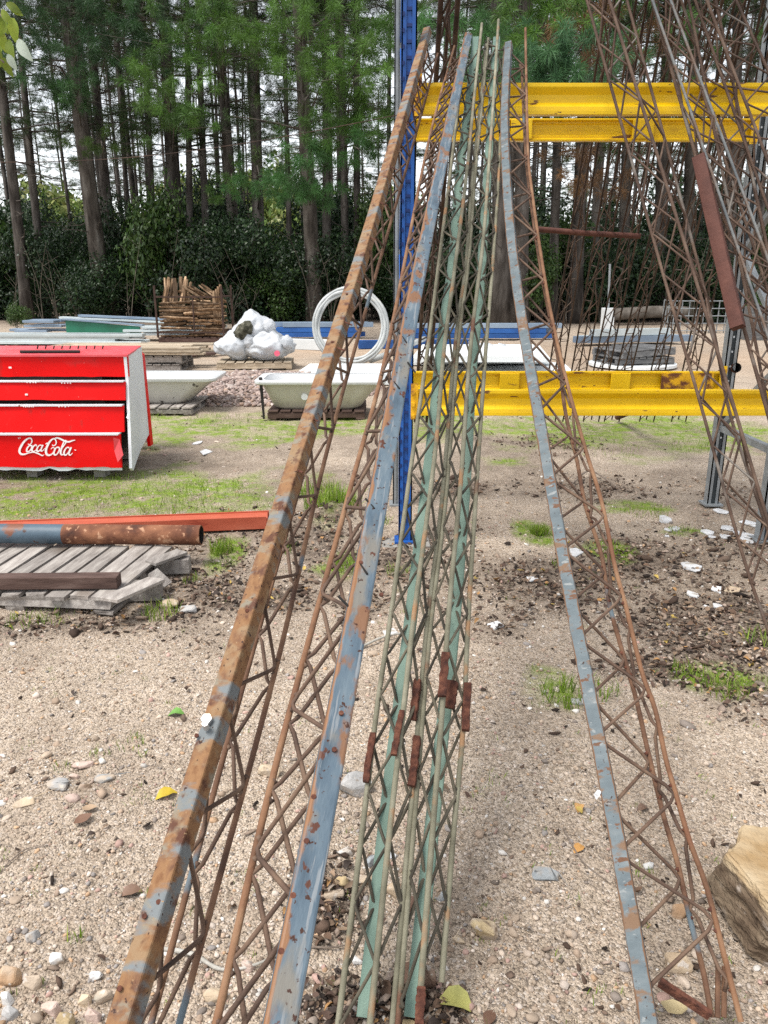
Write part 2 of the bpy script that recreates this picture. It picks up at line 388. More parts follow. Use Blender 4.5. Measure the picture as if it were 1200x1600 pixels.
for par, zb in ((lr, .834), (ur, 2.421)):
    for X in (.87, 1.64):
        MB().box((X, RY-.042, zb+.065), (.135, .010, .112)).build('tie_plate', MT['yellow'], par, bevel=.003)
MB().box((BX1-.24, RY-.0405, .834+.066), (.36, .006, .112)).build('rust_patch', MT['yellow_rust'], lr)
blk = MB().box((RXL+.01, FY-.005, -.03), (.30, .22, .056), jit=.008)
o = blk.build('footing_block', MT['concrete'], bevel=.006); o['label'] = 'low concrete block under the blue rack post'; o['category'] = 'block'
rack.location.z += 0.0

# ------------------------------------------------------------------ lattice towers
class Chord:
    def __init__(s, pts3):
        s.p = pts3
    def prep(s, ax, o):
        s.s = [(q-o).dot(ax) for q in s.p]
    def at(s, t):
        S = s.s
        for i in range(len(S)-1):
            if S[i] <= t <= S[i+1] or (i == 0 and t < S[0]) or (i == len(S)-2 and t > S[-1]):
                k = (t-S[i])/((S[i+1]-S[i]) or 1e-9); return s.p[i].lerp(s.p[i+1], k)
        return s.p[-1].copy()
def chord3(img, A, B, smooth=True, foot=None, zmax=None, n=8):
    """img: picture points, ordered from the foot up"""
    p2 = [Vector((x, y, 0)) for x, y in img]
    if smooth and len(p2) > 2: p2 = catmull(p2, n)
    pts = [Lp(p.x, p.y, A, B) for p in p2]
    if foot is not None:
        d = (pts[0]-pts[1]).normalized()
        if d.z < -1e-3 and pts[0].z > foot: pts.insert(0, pts[0] + d*((pts[0].z-foot)/-d.z))
    if zmax is not None:
        d = (pts[-1]-pts[-2]).normalized()
        if pts[-1].z < zmax: pts.append(pts[-1] + d*((zmax-pts[-1].z)/d.z))
    return pts
def offs(A, B, n):
    a = math.atan2(B[1]-A[1], B[0]-A[0]); o = (math.sin(a)*n, -math.cos(a)*n)
    return (A[0]+o[0], A[1]+o[1]), (B[0]+o[0], B[1]+o[1])
def lattice(name, label, chords, laces, m_lace, pitch, r_lace, group, jitter=.006, flat=.014, cat='lattice tower', weld=None):
    """chords: list of dict(p=points, kind, r/w/h, m, roll, label); laces: (i, j, phase)"""
    base = min((c['p'][0] for c in chords), key=lambda q: q.z)
    t = thing(name, label, cat, (base.x, base.y, 0), group=group)
    ax = (chords[0]['p'][-1]-chords[0]['p'][0]).normalized(); o0 = chords[0]['p'][0]
    cs = []
    for c in chords:
        ch = Chord(c['p']); ch.prep(ax, o0); cs.append(ch)
        b = MB()
        if c['kind'] == 'tube':
            b.sweep(c['p'], rot_prof(rprof(c['w'], c['h'], c.get('bev', .006)), c.get('roll', 0)), up=Vector((0,0,1)))
            c['o'] = b.build('tube_chord', c['m'], t, label=c.get('label'), smooth=True, sharp=12)
        else:
            b.tube(c['p'], c['r'], 8)
            c['o'] = b.build('rod_chord', c['m'], t, smooth=True, label=c.get('label'), sharp=50)
    wb = MB(); wn_ = 0
    for (i, j, ph) in laces:
        a, b2 = cs[i], cs[j]; s0 = max(a.s[0], b2.s[0]); s1 = min(a.s[-1], b2.s[-1])
        pts = []; k = 0; s = s0 + .02 + ph*pitch
        while s < s1-.02:
            ch = (a, b2)[k % 2]; oth = (a, b2)[(k+1) % 2]
            q = ch.at(s); q2 = oth.at(s); inw = (q2-q); w = inw.length or 1; inw = inw/w
            ds = random.uniform(-jitter, jitter)
            qa = ch.at(s+ds-flat); qb = ch.at(s+ds+flat)
            nrm = Vector((random.uniform(-1,1), random.uniform(-1,1), random.uniform(-1,1)))*jitter*.35
            pts += [qa + inw*flat*1.0 + nrm, q.lerp(ch.at(s+ds), 1) + inw*flat*.25 + nrm, qb + inw*flat*1.0 + nrm]
            if weld and wn_ < 160:
                for qq in (qa, qb):
                    r0 = r_lace*random.uniform(1.1,1.7); c0 = qq + inw*r_lace*random.uniform(.6,1.6); wn_ += 1
                    wb.add([c0+Vector((sx*r0*random.uniform(.8,1.3), sy*r0*random.uniform(.8,1.3), sz*r0*random.uniform(.8,1.3))) for sx, sy, sz in ((1,0,0),(-1,0,0),(0,1,0),(0,-1,0),(0,0,1),(0,0,-1))], [(0,2,4),(2,1,4),(1,3,4),(3,0,4),(2,0,5),(1,2,5),(3,1,5),(0,3,5)])
            k += 1; s += pitch/2
        if len(pts) > 3:
            MB().tube(pts, r_lace, 6).build('lacing', m_lace, t, smooth=True)
    if weld and wb.v: wb.build('weld_beads', weld, t, kind='stuff', smooth=True)
    return t, cs, chords
def sleeve(t, ch, py_pts, size, m, name='joint_sleeve', label=None, off=(0,0,0)):
    pass

GRP = 'lattice tower sections leaning on the front of the rack'
TOPB = (4.485, 2.70)
# left tower, ochre rusted tube
A1, B1 = (.866, .54), TOPB
A1r, B1r = offs(A1, B1, .13)
A1s, B1s = offs(A1, B1, .15)
t1, c1, _ = lattice('lattice_tower', 'leaning lattice tower with ochre rusted square tube, leftmost in front of the rack',
    [dict(p=chord3([(193,1600),(347,1100),(470,705),(566,400),(621,210),(668,48)], A1, B1, foot=.02), kind='tube', w=.039, h=.039, bev=.004, roll=R(14), m=MT['tube_rust'], label='square tube with ochre rust and grey paint scars'),
     dict(p=chord3([(280,1600),(427,1060),(507,720),(580,455),(642,238),(684,84)], A1r, B1r, foot=.02), kind='rod', r=.0062, m=MT['rod_rust']),
     dict(p=chord3([(236,1600),(372,1100),(484,705),(573,400),(622,238),(668,84)], A1s, B1s, foot=.02), kind='rod', r=.0062, m=MT['rod_rust'])],
    [(0,1,.1), (1,2,.35), (0,2,.6)], MT['lace'], .262, .0043, GRP, flat=.016, weld=MT['lace'])
# second tower, slate blue tube
A2, B2 = (.722, .716), TOPB
A2r, B2r = offs(A2, B2, .12); A2s, B2s = offs(A2, B2, .13)
t2, c2, _ = lattice('lattice_tower', 'leaning lattice tower with thick slate blue tube, second from the left',
    [dict(p=chord3([(437,1600),(516,1190),(585,810),(646,470),(690,255),(731,58)], A2, B2, foot=.02), kind='tube', w=.041, h=.041, bev=.004, roll=R(-16), m=MT['tube_blue'], label='square tube with slate blue paint and rusty ridge'),
     dict(p=chord3([(340,1590),(430,1200),(543,780),(602,560),(666,238),(710,72)], A2r, B2r, foot=.02), kind='rod', r=.0062, m=MT['rod_orange']),
     dict(p=chord3([(425,1600),(505,1200),(583,760),(630,540),(686,238),(722,90)], A2s, B2s, foot=.02), kind='rod', r=.0062, m=MT['rod_rust'])],
    [(0,1,.3), (1,2,.05), (1,2,.55)], MT['lace'], .262, .0043, GRP, flat=.016, weld=MT['lace'])
# right tower with the bent pale blue tube
A5, B5 = (1.22, .10), TOPB
A5a, B5a = offs(A5, B5, .01); A5b, B5b = offs(A5, B5, .07)
t5, c5, _ = lattice('lattice_tower', 'bowed lattice tower with pale blue tube on its left, right of the green pair',
    [dict(p=chord3([(1014,1600),(968,1330),(920,1080),(882,880),(849,690),(819,520),(802,400),(793,300),(789,200),(791,130),(795,70)], A5, B5, foot=.02), kind='tube', w=.037, h=.037, roll=R(20), bev=.003, m=MT['tube_pale'], label='bowed square tube with pale blue paint'),
     dict(p=chord3([(1158,1597),(1130,1487),(1105,1390),(1077,1312),(1055,1237),(1040,1184),(1024,1110),(1003,1050),(978,948),(961,885),(940,784),(915,703),(884,591),(859,480),(842,377),(830,290),(825,238),(822,110),(821,44)], A5a, B5a), kind='rod', r=.0066, m=MT['rod_orange']),
     dict(p=chord3([(1112,1590),(1099,1519),(1077,1431),(1059,1350),(1037,1275),(1012,1172),(992,1085),(954,952),(940,868),(915,791),(901,717),(884,647),(872,560),(850,450),(834,350),(824,270),(819,200),(815,100)], A5b, B5b), kind='rod', r=.0066, m=MT['rod_rust'])],
    [(0,1,.1), (0,2,.45), (1,2,.2)], MT['lace'], .275, .0046, GRP, flat=.021, weld=MT['rust_deep'])
# the green pair
Ag, Bg = (1.34, .03), (4.50, 2.635)
Am, Bm = offs(Ag, Bg, -.055); Af, Bf = offs(Ag, Bg, -.115)
def img(*a): return list(a)
chA = chord3(img((529,1595),(567,1290),(590,1100),(611,960),(639,752),(669,540),(699,306),(712,200),(727,75)), Am, Bm, foot=.01)
chB = chord3(img((577,1610),(609,1298),(630,1112),(647,960),(679,715),(694,545),(711,416),(728,280),(740,161),(753,37)), Af, Bf, foot=.01)
chC = chord3(img((613,1600),(639,1298),(658,1077),(669,960),(690,786),(711,540),(728,411),(738,280),(750,165),(760,70)), Am, Bm, foot=.01)
chC2 = chord3(img((621,1600),(646,1298),(664,1077),(675,960),(696,786),(716,540),(732,411),(742,280),(753,165),(763,60)), Am, Bm, foot=.01)
chD = chord3(img((653,1600),(676,1298),(690,1123),(701,960),(720,752),(735,545),(754,385),(762,285),(773,128),(779,31)), Af, Bf, foot=.01)
chE = chord3(img((690,1535),(709,1298),(723,1147),(732,960),(745,752),(758,561),(770,411),(779,280),(783,180),(788,73)), Am, Bm)
chG1 = chord3(img((570,1590),(605,1265),(625,1100),(642,965),(673,705),(690,535),(707,411),(717,285),(735,138),(743,60)), Ag, Bg)
chG2 = chord3(img((644,1590),(678,1265),(696,1100),(710,965),(727,752),(737,582),(749,464),(758,332),(768,174),(776,60)), Ag, Bg)
og = MT['rod_olive']
t3, c3, k3 = lattice('lattice_tower', 'narrow lattice tower with sage green spine, left one of the green pair',
    [dict(p=chB, kind='rod', r=.0072, m=og), dict(p=chA, kind='rod', r=.0072, m=og), dict(p=chC, kind='rod', r=.0068, m=og),
     dict(p=chG1, kind='tube', w=.037, h=.020, bev=.003, m=MT['green'], label='flat sage green spine')],
    [(1,0,.1), (0,2,.6), (1,3,.3), (2,3,.8)], MT['lace_dark'], .25, .0042, GRP, weld=MT['lace_dark'])
t4, c4, k4 = lattice('lattice_tower', 'narrow lattice tower with sage green spine, right one of the green pair',
    [dict(p=chD, kind='rod', r=.0072, m=og), dict(p=chC2, kind='rod', r=.0068, m=og), dict(p=chE, kind='rod', r=.0070, m=og),
     dict(p=chG2, kind='tube', w=.037, h=.020, bev=.003, m=MT['green'], label='flat sage green spine')],
    [(1,0,.3), (0,2,.05), (1,3,.6), (2,3,.2)], MT['lace_dark'], .25, .0042, GRP, weld=MT['lace_dark'])
def collar(par, pts, i0py, i1py, Aq, Bq, w, h, m, dx=0):
    a = Lp(i0py[0], i0py[1], Aq, Bq); b = Lp(i1py[0], i1py[1], Aq, Bq)
    n = 13; path = [a.lerp(b, k/n) + Vector((random.uniform(-.0012,.0012), random.uniform(-.0012,.0012), 0)) for k in range(n+1)]
    mb = MB().sweep(path, rprof(w, h, .002), scales=[(1+random.uniform(-.10,.08))*(.93 if k_ in (0, n) else 1) for k_ in range(n+1)])
    return mb.build('joint_sleeve', m, par, label='flaky rusted joint sleeve')
An, Bn = offs(Ag, Bg, -.07); Ao, Bo = offs(Ag, Bg, -.13)
collar(t3, 0, (571,1222),(583,1145), An, Bn, .017, .015, MT['rust_deep'])
collar(t3, 0, (615,1180),(628,1110), Ao, Bo, .016, .015, MT['rust_deep'])
collar(t3, 0, (643,1228),(652,1150), An, Bn, .020, .015, MT['rust_deep'])
collar(t3, 0, (645,1125),(653,1062), An, Bn, .020, .016, MT['rust_deep'])
collar(t4, 0, (691,1088),(696,1020), Ao, Bo, .022, .016, MT['rust_deep'])
collar(t4, 0, (699,1106),(706,1065), An, Bn, .040, .016, MT['rust_deep'])
collar(t4, 0, (727,1141),(731,1068), An, Bn, .021, .016, MT['rust_deep'])
collar(t4, 0, (655,1600),(659,1540), Ao, Bo, .020, .016, MT['rust_deep'])

# screws, weld scars, bolt on the big tubes
def on_tube(par, px, py, A, B, r, m, name, lift=.026, n=8, label=None, h=.004):
    A_, B_ = offs(A, B, -lift); p = Lp(px, py, A_, B_)
    a = math.atan2(B[1]-A[1], B[0]-A[0]); nrm = Vector((0, -math.sin(a), math.cos(a)))
    mb = MB(); mb.tube([p, p+nrm*h], r, n); return mb.build(name, m, par, label=label)
for (px, py) in [(304,1150),(246,1410),(186,1545),(229,1432),(356,935),(384,955),(440,792),(520,535),(543,460)]:
    on_tube(t1, px+random.uniform(-4,4), py, A1, B1, .0042, MT['rust_deep'], 'screw_hole', .0195, h=.003)
b_ = on_tube(t1, 324, 1127, A1, B1, .0105, MT['steel_bolt'], 'bolt', .0195, 6, 'zinc plated bolt head', h=.012)
on_tube(t1, 323, 1138, A1, B1, .006, MT['steel_bolt'], 'bolt_shank', .026, 8, h=.02)
for (px, py) in [(541,1115),(533,1172),(488,1315),(448,1487),(470,1400),(500,1246),(604,930),(571,880)]:
    on_tube(t2, px+random.uniform(-3,3)-10, py, A2, B2, .0042, MT['rust_deep'], 'screw_hole', .0205, h=.003)
for (px, py, dx) in [(561,941,16),(601,788,14),(590,890,12),(651,528,12),(640,600,14),(671,360,9),(665,575,12)]:
    A_, B_ = offs(A2, B2, -.0212); MB().bar(Lp(px-dx-16, py-9, A_, B_), Lp(px-16, py+7, A_, B_), .003, .0035).build('saw_cut', MT['hole'], t2)
for (px, py) in [(545,505),(534,545),(492,655),(468,735),(561,440),(583,372),(600,318),(615,262),(634,190),(645,145)]:
    A_, B_ = offs(A1, B1, -.0202); MB().bar(Lp(px-7, py-2, A_, B_), Lp(px+5, py+3, A_, B_), .004, .0035).build('weld_bead', MT['rust_deep'], t1)
# dangling scrap of plastic on the bowed tube
A5f, B5f = offs(A5, B5, -.005)
q = Lp(934, 1240, A5f, B5f)
mb = MB(); vs = []
for k in range(9):
    a = 2*math.pi*k/9; vs.append(q + Vector((.010*math.cos(a)*random.uniform(.6,1.2), random.uniform(-.006,.006), .017*math.sin(a)*random.uniform(.6,1.2))))
mb.add(vs + [q+Vector((0,-.012,0)), q+Vector((0,.01,0))], [(k,(k+1)%9,9) for k in range(9)] + [((k+1)%9,k,10) for k in range(9)])
WHITE_P = mat('white_plastic', [(.3,(.72,.74,.77)), (.7,(.84,.85,.87))], 6, rough=.35, bump=.2, bscale=12)
mb.build('plastic_scrap', WHITE_P, t5)
# foot plate of the bowed tower
a = Lp(1030, 1540, A5b, B5b); b = Lp(1108, 1592, A5b, B5b)
MB().bar(a+Vector((0,0,.01)), b+Vector((0,0,.01)), .012, .020).build('foot_bar', MT['rust_deep'], t5, label='rusted foot bar')
for px in (1121, 1131):
    MB().tube([Lp(px, 1590, A5b, B5b), Lp(px+1, 1510, A5b, B5b)], .006, 8).build('stub_rod', MT['rod_rust'], t5)

# the brown towers on the right
Ar, Br = (3.14, 0.0), (4.47, 2.62)
def rline(n): return offs(Ar, Br, n)
def ext(p0, p1, y):
    k = (y-p0[1])/(p1[1]-p0[1]); return (p0[0]+(p1[0]-p0[0])*k, y)
def rchord(p_low, p_high, n, m, r=.0075, top=4.6, mid=()):
    A, B = rline(n)
    return dict(p=chord3([p_low, *mid, p_high], A, B, foot=.01, zmax=top, smooth=bool(mid)), kind='rod', r=r, m=m)
GR2 = 'umber lattice towers leaning at the right end of the rack'
lattice('lattice_tower', 'umber rod lattice tower crossing both yellow beams, first to the left of the red-brown bar',
    [rchord((1200,984),(917,0), .0, MT['rod_brown'], mid=[(1162,872),(1097,640),(1042,449)]), rchord((1200,815),(952,0), -.10, MT['rod_brown'], .008, mid=[(1148,640),(1088,440)]), rchord((1189,797),(985,20), .06, MT['rod_brown'], mid=[(1139,640),(1100,449)])],
    [(0,1,.1), (0,1,.6), (1,2,.3), (0,2,.7)], MT['rod_brown'], .44, .0052, GR2, jitter=.012)
tB, cB, _ = lattice('lattice_tower', 'lattice tower carrying a red-brown square bar, right of the yellow beams middle',
    [rchord((1198,640),(1019,0), .02, MT['rod_brown'], .009), rchord((1200,525),(1028,25), -.05, MT['rod_blue'], .0068), rchord((1200,405),(1062,38), -.06, MT['rod_blue'], .0068)],
    [(0,1,.1), (1,2,.3), (0,2,.7)], MT['rod_brown'], .34, .005, GR2, jitter=.012)
A, B = rline(-.02)
MB().sweep([Lp(1153,512,A,B), Lp(1127,400,A,B), Lp(1093,246,A,B)], rprof(.062,.062,.004), up=Vector((-.5,0,1))).build('square_bar', MT['bar_brown'], tB, smooth=True, sharp=35, label='thick red-brown square bar')
lattice('lattice_tower', 'rusty lattice tower in the upper right corner behind the red-brown bar',
    [rchord((1200,326),(1086,0), .04, MT['rod_brown']), rchord((1200,252),(1108,10), -.04, MT['rod_brown']), rchord((1200,110),(1150,0), .0, MT['rod_brown'])],
    [(0,1,.1), (1,2,.3), (0,2,.7)], MT['rod_brown'], .30, .005, GR2, jitter=.012)
lattice('lattice_tower', 'rusty lattice tower crossing the upper right corner of the picture, farthest right',
    [rchord((1200,640),(1125,250), .10, MT['rod_brown'], mid=[(1170,480)]), rchord((1235,560),(1160,200), .06, MT['rod_brown']), rchord((1215,470),(1130,60), .13, MT['rod_brown'])],
    [(0,1,.1), (1,2,.3), (0,2,.7)], MT['rod_brown'], .32, .005, GR2, jitter=.012)

# towers leaning from behind
Ak, Bk = (8.7, 0.0), (5.62, 2.62)
GR3 = 'dark lattice towers leaning on the rack from behind'
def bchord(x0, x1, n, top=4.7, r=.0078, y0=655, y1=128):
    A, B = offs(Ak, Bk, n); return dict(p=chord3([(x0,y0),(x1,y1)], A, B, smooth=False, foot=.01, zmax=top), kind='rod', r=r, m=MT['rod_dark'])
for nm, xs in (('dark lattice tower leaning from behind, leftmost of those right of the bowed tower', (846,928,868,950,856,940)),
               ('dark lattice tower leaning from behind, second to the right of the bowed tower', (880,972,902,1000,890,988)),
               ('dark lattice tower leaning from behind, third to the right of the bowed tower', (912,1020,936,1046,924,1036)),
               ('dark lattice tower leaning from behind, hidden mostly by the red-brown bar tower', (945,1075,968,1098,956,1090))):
    lattice('lattice_tower', nm, [bchord(xs[0],xs[1],0), bchord(xs[2],xs[3],0), bchord(xs[4],xs[5],.16)], [(0,1,.1),(1,2,.3),(0,2,.6)], MT['rod_brown'], .46, .0042, GR3, jitter=.02)  # lighter lacing colour stands in for the light it catches
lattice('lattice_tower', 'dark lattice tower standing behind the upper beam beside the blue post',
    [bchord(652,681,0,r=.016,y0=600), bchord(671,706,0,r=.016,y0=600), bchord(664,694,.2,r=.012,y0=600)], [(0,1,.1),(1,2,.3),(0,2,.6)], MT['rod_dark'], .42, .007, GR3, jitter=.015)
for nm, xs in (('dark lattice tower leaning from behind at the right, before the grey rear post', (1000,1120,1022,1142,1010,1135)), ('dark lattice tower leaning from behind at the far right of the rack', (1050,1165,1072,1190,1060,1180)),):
    lattice('lattice_tower', nm, [bchord(xs[0],xs[1],0), bchord(xs[2],xs[3],0), bchord(xs[4],xs[5],.16)], [(0,1,.1),(1,2,.3),(0,2,.6)], MT['rod_brown'], .46, .0042, GR3, jitter=.02)  # lacing again in the lighter brown that imitates caught light
lattice('lattice_tower', 'umber lattice tower rising at the top right, between the rear dark towers and the corner',
    [rchord((1205,560),(1000,-60), .16, MT['rod_brown'], .007), rchord((1222,520),(1030,-60), .10, MT['rod_brown'], .007), rchord((1240,545),(1045,-60), .18, MT['rod_brown'], .007)], [(0,1,.1), (1,2,.3), (0,2,.7)], MT['rod_brown'], .36, .0048, GR2, jitter=.015)
# pipes about the rack
A, B = offs(Ak, Bk, -.02)
pa, pb = Lp(838, 358, A, B), Lp(1000, 369, A, B)
o = MB().tube([pa, pa.lerp(pb,.5)+Vector((0,0,-.006)), pb], .022, 10).build('steel_pipe', MT['bar_brown'], smooth=True, sharp=50); setp(o, 'thin red-brown pipe lying level across the rear lattice towers', 'pipe')
pe = P(1153, 566, RY-.06); pe.z = .834+.130+.034
t = thing('steel_pipe', 'short rusty pipe end pointing forward over the lower rear beam', 'pipe', (pe.x, pe.y, 0))
far = Vector((pe.x+.25, pe.y+3.4, .05))
d = (far-pe).normalized()
MB().tube([pe+d*.01, far], .033, 16, cap=False).build('pipe_wall', MT['rust_deep'], t, smooth=True)
MB().tube([pe, pe+d*.9], .029, 16, cap=False).build('pipe_bore', MT['hole'], t, smooth=True)
MB().tube([pe+d*.8, pe+d*.81], .030, 16).build('bore_shade_disc', MT['hole'], t)  # dark disc painted as the shade deep in the bore
# cable
cp = [P(640, 176, FY-.05)]; e = P(-140, 250, 5.6)
pts = [cp[0].lerp(e, k/14) + Vector((0,0,-.10*math.sin(math.pi*k/14))) for k in range(15)]
o = MB().tube(pts, .0022, 6).build('cable', MT['rod_dark'], smooth=True); setp(o, 'thin grey cable strung from the blue post to the left', 'cable')

# ------------------------------------------------------------------ ground
def ell(px, py, rx, ry):
    c = G(px, py); k = depth_of(c.y, 0)/FPX
    a, b = G(px, min(py+ry, 5000)), G(px, max(py-ry, 446))
    return c.x, c.y, rx*k, max(.05, min(abs(b.y-a.y)/2, 6))
GRASS = [ell(*e) for e in [(110,775,210,42),(330,765,120,30),(290,740,70,14),(330,665,130,20),(400,685,60,12),(900,672,190,24),(1080,672,170,26),(720,665,80,16),(450,665,120,16),(180,870,30,10),(520,800,40,34),(350,870,22,30),
        (800,720,60,10),(1000,790,60,10),(1080,830,40,8),(885,1075,50,30),(700,650,60,14),(1120,1055,70,26),(540,880,30,20),(840,828,22,14),(960,860,40,16)]]
LITTER = [ell(*e) for e in [(820,905,200,50),(660,850,160,30),(1040,880,190,50),(450,930,80,40),(960,760,160,16),(560,960,60,30),(1090,960,170,80),(1010,1040,120,30),(370,870,90,80),(120,975,170,22),(515,1390,45,60),(520,1570,60,40),(500,840,80,60),(620,870,70,40),(640,1570,80,36),(880,930,70,40),(700,760,70,14),(880,690,90,14)]]
SANDY = [ell(*e) for e in [(560,545,700,14),(1100,560,400,18)]]
def mask(x, y, es, wob=.5, seed=3):
    n = fbm(x*2.2, y*2.2, 4, seed) - .47
    m = np.zeros_like(x)
    for cx, cy, rx, ry in es:
        d = np.sqrt(((x-cx)/rx)**2 + ((y-cy)/ry)**2)
        m = np.maximum(m, np.clip((1.30 - d + n*wob*4)/1.1, 0, 1))
    return m
def gheight(x, y):
    near = np.clip(1.6 - np.hypot(x, y)/14, .25, 1.0)
    h = (fbm(x*.9, y*.9, 3, 11)-.47)*.05 + (fbm(x*5, y*5, 3, 21)-.47)*.020 + (fbm(x*18, y*18, 3, 31)-.47)*.010*near
    far = np.clip((np.hypot(x, y)-20)/60, 0, 1)
    return h*(1-far*.5) - .006
yr = [-.6]; 
while yr[-1] < 7: yr.append(yr[-1] + .0065 + max(0, yr[-1])*.0042)
while yr[-1] < 60: yr.append(yr[-1] + .05 + (yr[-1]-7)*.03)
while yr[-1] < 420: yr.append(yr[-1]*1.18)
yr = np.array(yr); nx = 420
fx = np.linspace(-1, 1, nx); fx = np.sign(fx)*(np.abs(fx)*.62 + .38*np.abs(fx)**5)
half = 1.05 + np.maximum(yr, 0)*.62 + np.maximum(yr-8, 0)*.5
X = fx[None, :]*half[:, None]; X = np.where(np.abs(fx)[None, :] > .93, X*(1+(np.abs(fx)[None, :]-.93)*60), X); Yg = np.repeat(yr[:, None], nx, 1)
x_, y_ = X.ravel(), Yg.ravel()
z_ = gheight(x_, y_)
# mound of earth by the second tower
mc = G(522, 812)
md = np.exp(-(((x_-mc.x)/.20)**2 + ((y_-mc.y)/.22)**2))
z_ = z_ + md*(.13 + (fbm(x_*14, y_*14, 3, 77)-.5)*.10)
mg, mlit, msand = mask(x_, y_, GRASS, .6, 3), mask(x_, y_, LITTER, .7, 5), mask(x_, y_, SANDY, .3, 9)
woods = np.clip((y_-25.0 + (fbm(x_*.4, y_*.4, 3, 41)-.5)*5)/3, 0, 1)
band = np.clip((y_-2.9)/1.2, 0, 1)*np.clip((9.5-y_)/2.5, 0, 1)
mlit = np.maximum(np.maximum(np.maximum(mlit, woods), md*.9), band*np.clip((fbm(x_*1.6, y_*1.6, 4, 131)-.36)*2.6, 0, .5))
mg = np.clip(mg*1.5, 0, 1)
ny = len(yr); idx = np.arange(ny*nx).reshape(ny, nx)
F = np.stack([idx[:-1,:-1], idx[:-1,1:], idx[1:,1:], idx[1:,:-1]], -1).reshape(-1, 4)

def ground_mat():
    m = bpy.data.materials.new('gritty_soil'); m.use_nodes = True; nt = m.node_tree; nt.nodes.clear(); nd, ln = nt.nodes.new, nt.links.new
    out = nd('ShaderNodeOutputMaterial'); bs = nd('ShaderNodeBsdfPrincipled'); bs.inputs['Roughness'].default_value = .95; bs.inputs['Specular IOR Level'].default_value = .15
    tc = nd('ShaderNodeTexCoord'); at = nd('ShaderNodeAttribute'); at.attribute_name = 'Col'
    sep = nd('ShaderNodeSeparateColor'); ln(at.outputs['Color'], sep.inputs[0])
    def ns(s, det=6, rg=.6):
        t = nd('ShaderNodeTexNoise'); t.inputs['Scale'].default_value = s; t.inputs['Detail'].default_value = det; t.inputs['Roughness'].default_value = rg; ln(tc.outputs['Object'], t.inputs['Vector']); return t.outputs['Fac']
    def ramp(f, cols):
        r = nd('ShaderNodeValToRGB'); el = r.color_ramp.elements
        while len(el) < len(cols): el.new(.5)
        for e, (p, c) in zip(el, cols): e.position = p; e.color = (*c, 1)
        ln(f, r.inputs[0]); return r.outputs[0]
    def mix(f, a, b, blend='MIX'):
        x = nd('ShaderNodeMix'); x.data_type = 'RGBA'; x.blend_type = blend
        if isinstance(f, float): x.inputs[0].default_value = f
        else: ln(f, x.inputs[0])
        ln(a, x.inputs[6]); ln(b, x.inputs[7]); return x.outputs[2]
    def mth(op, a, b):
        x = nd('ShaderNodeMath'); x.operation = op; x.use_clamp = True
        for k, q in enumerate((a, b)):
            if isinstance(q, (int, float)): x.inputs[k].default_value = q
            else: ln(q, x.inputs[k])
        return x.outputs[0]
    base = ramp(ns(1.3, 5), [(.3,(.28,.217,.155)), (.45,(.445,.352,.26)), (.6,(.555,.452,.34)), (.75,(.515,.422,.325))])
    # grains: voronoi cells with their own colours, the darkest painted as shadow gaps
    vo = nd('ShaderNodeTexVoronoi'); vo.inputs['Scale'].default_value = 150; ln(tc.outputs['Object'], vo.inputs['Vector'])
    hsv = nd('ShaderNodeSeparateColor'); ln(vo.outputs['Color'], hsv.inputs[0])
    grain = ramp(hsv.outputs[0], [(.0,(.07,.052,.042)), (.20,(.22,.17,.13)), (.3,(.435,.348,.262)), (.6,(.535,.432,.328)), (.85,(.645,.53,.42)), (.95,(.74,.68,.62)), (1,(.56,.40,.27))])
    col = mix(.72, base, grain)
    vo2 = nd('ShaderNodeTexVoronoi'); vo2.inputs['Scale'].default_value = 70; ln(tc.outputs['Object'], vo2.inputs['Vector'])
    s2 = nd('ShaderNodeSeparateColor'); ln(vo2.outputs['Color'], s2.inputs[0])
    g2 = ramp(s2.outputs[1], [(.0,(.12,.09,.07)), (.2,(.36,.29,.22)), (.7,(.54,.45,.36)), (1,(.72,.62,.53))])
    col = mix(.28, col, g2)
    dirt = ramp(ns(1.7, 6, .72), [(.44,(0,0,0)), (.66,(1,1,1))])
    dk = nd('ShaderNodeRGB'); dk.outputs[0].default_value = (.24,.185,.14,1)
    col = mix(mth('MULTIPLY', dirt, .5), col, dk.outputs[0])
    litc = ramp(ns(38, 5, .7), [(.3,(.06,.044,.034)), (.5,(.13,.098,.075)), (.62,(.23,.18,.142)), (.75,(.34,.275,.225))])
    lf = mth('MULTIPLY', sep.outputs[0], ramp(ns(8, 5, .7), [(.3,(.35,.35,.35)), (.6,(1,1,1))]))
    col = mix(lf, col, litc)
    sandc = ramp(ns(2.2, 5), [(.3,(.40,.29,.20)), (.7,(.54,.41,.30))])
    col = mix(mth('MULTIPLY', sep.outputs[2], .9), col, sandc)
    grc = ramp(ns(14, 6, .7), [(.3,(.10,.17,.012)), (.5,(.20,.31,.025)), (.68,(.29,.39,.05)), (.8,(.36,.35,.13))])
    gf = mth('MULTIPLY', sep.outputs[1], ramp(ns(6, 6, .75), [(.38,(0,0,0)), (.56,(.9,.9,.9))]))
    col = mix(gf, col, grc)
    ln(col, bs.inputs['Base Color'])
    b1 = nd('ShaderNodeBump'); b1.inputs['Strength'].default_value = .9; b1.inputs['Distance'].default_value = .008; ln(vo.outputs['Distance'], b1.inputs['Height']); b1.invert = True
    b2 = nd('ShaderNodeBump'); b2.inputs['Strength'].default_value = .7; b2.inputs['Distance'].default_value = .02; ln(ns(45, 4, .7), b2.inputs['Height']); ln(b1.outputs[0], b2.inputs['Normal'])
    ln(b2.outputs[0], bs.inputs['Normal']); ln(bs.outputs[0], out.inputs[0]); return m
ground = fast_mesh('ground', np.stack([x_, y_, z_], 1), F, np.stack([mlit, mg, msand], 1), ground_mat(), smooth=True)
ground['kind'] = 'structure'
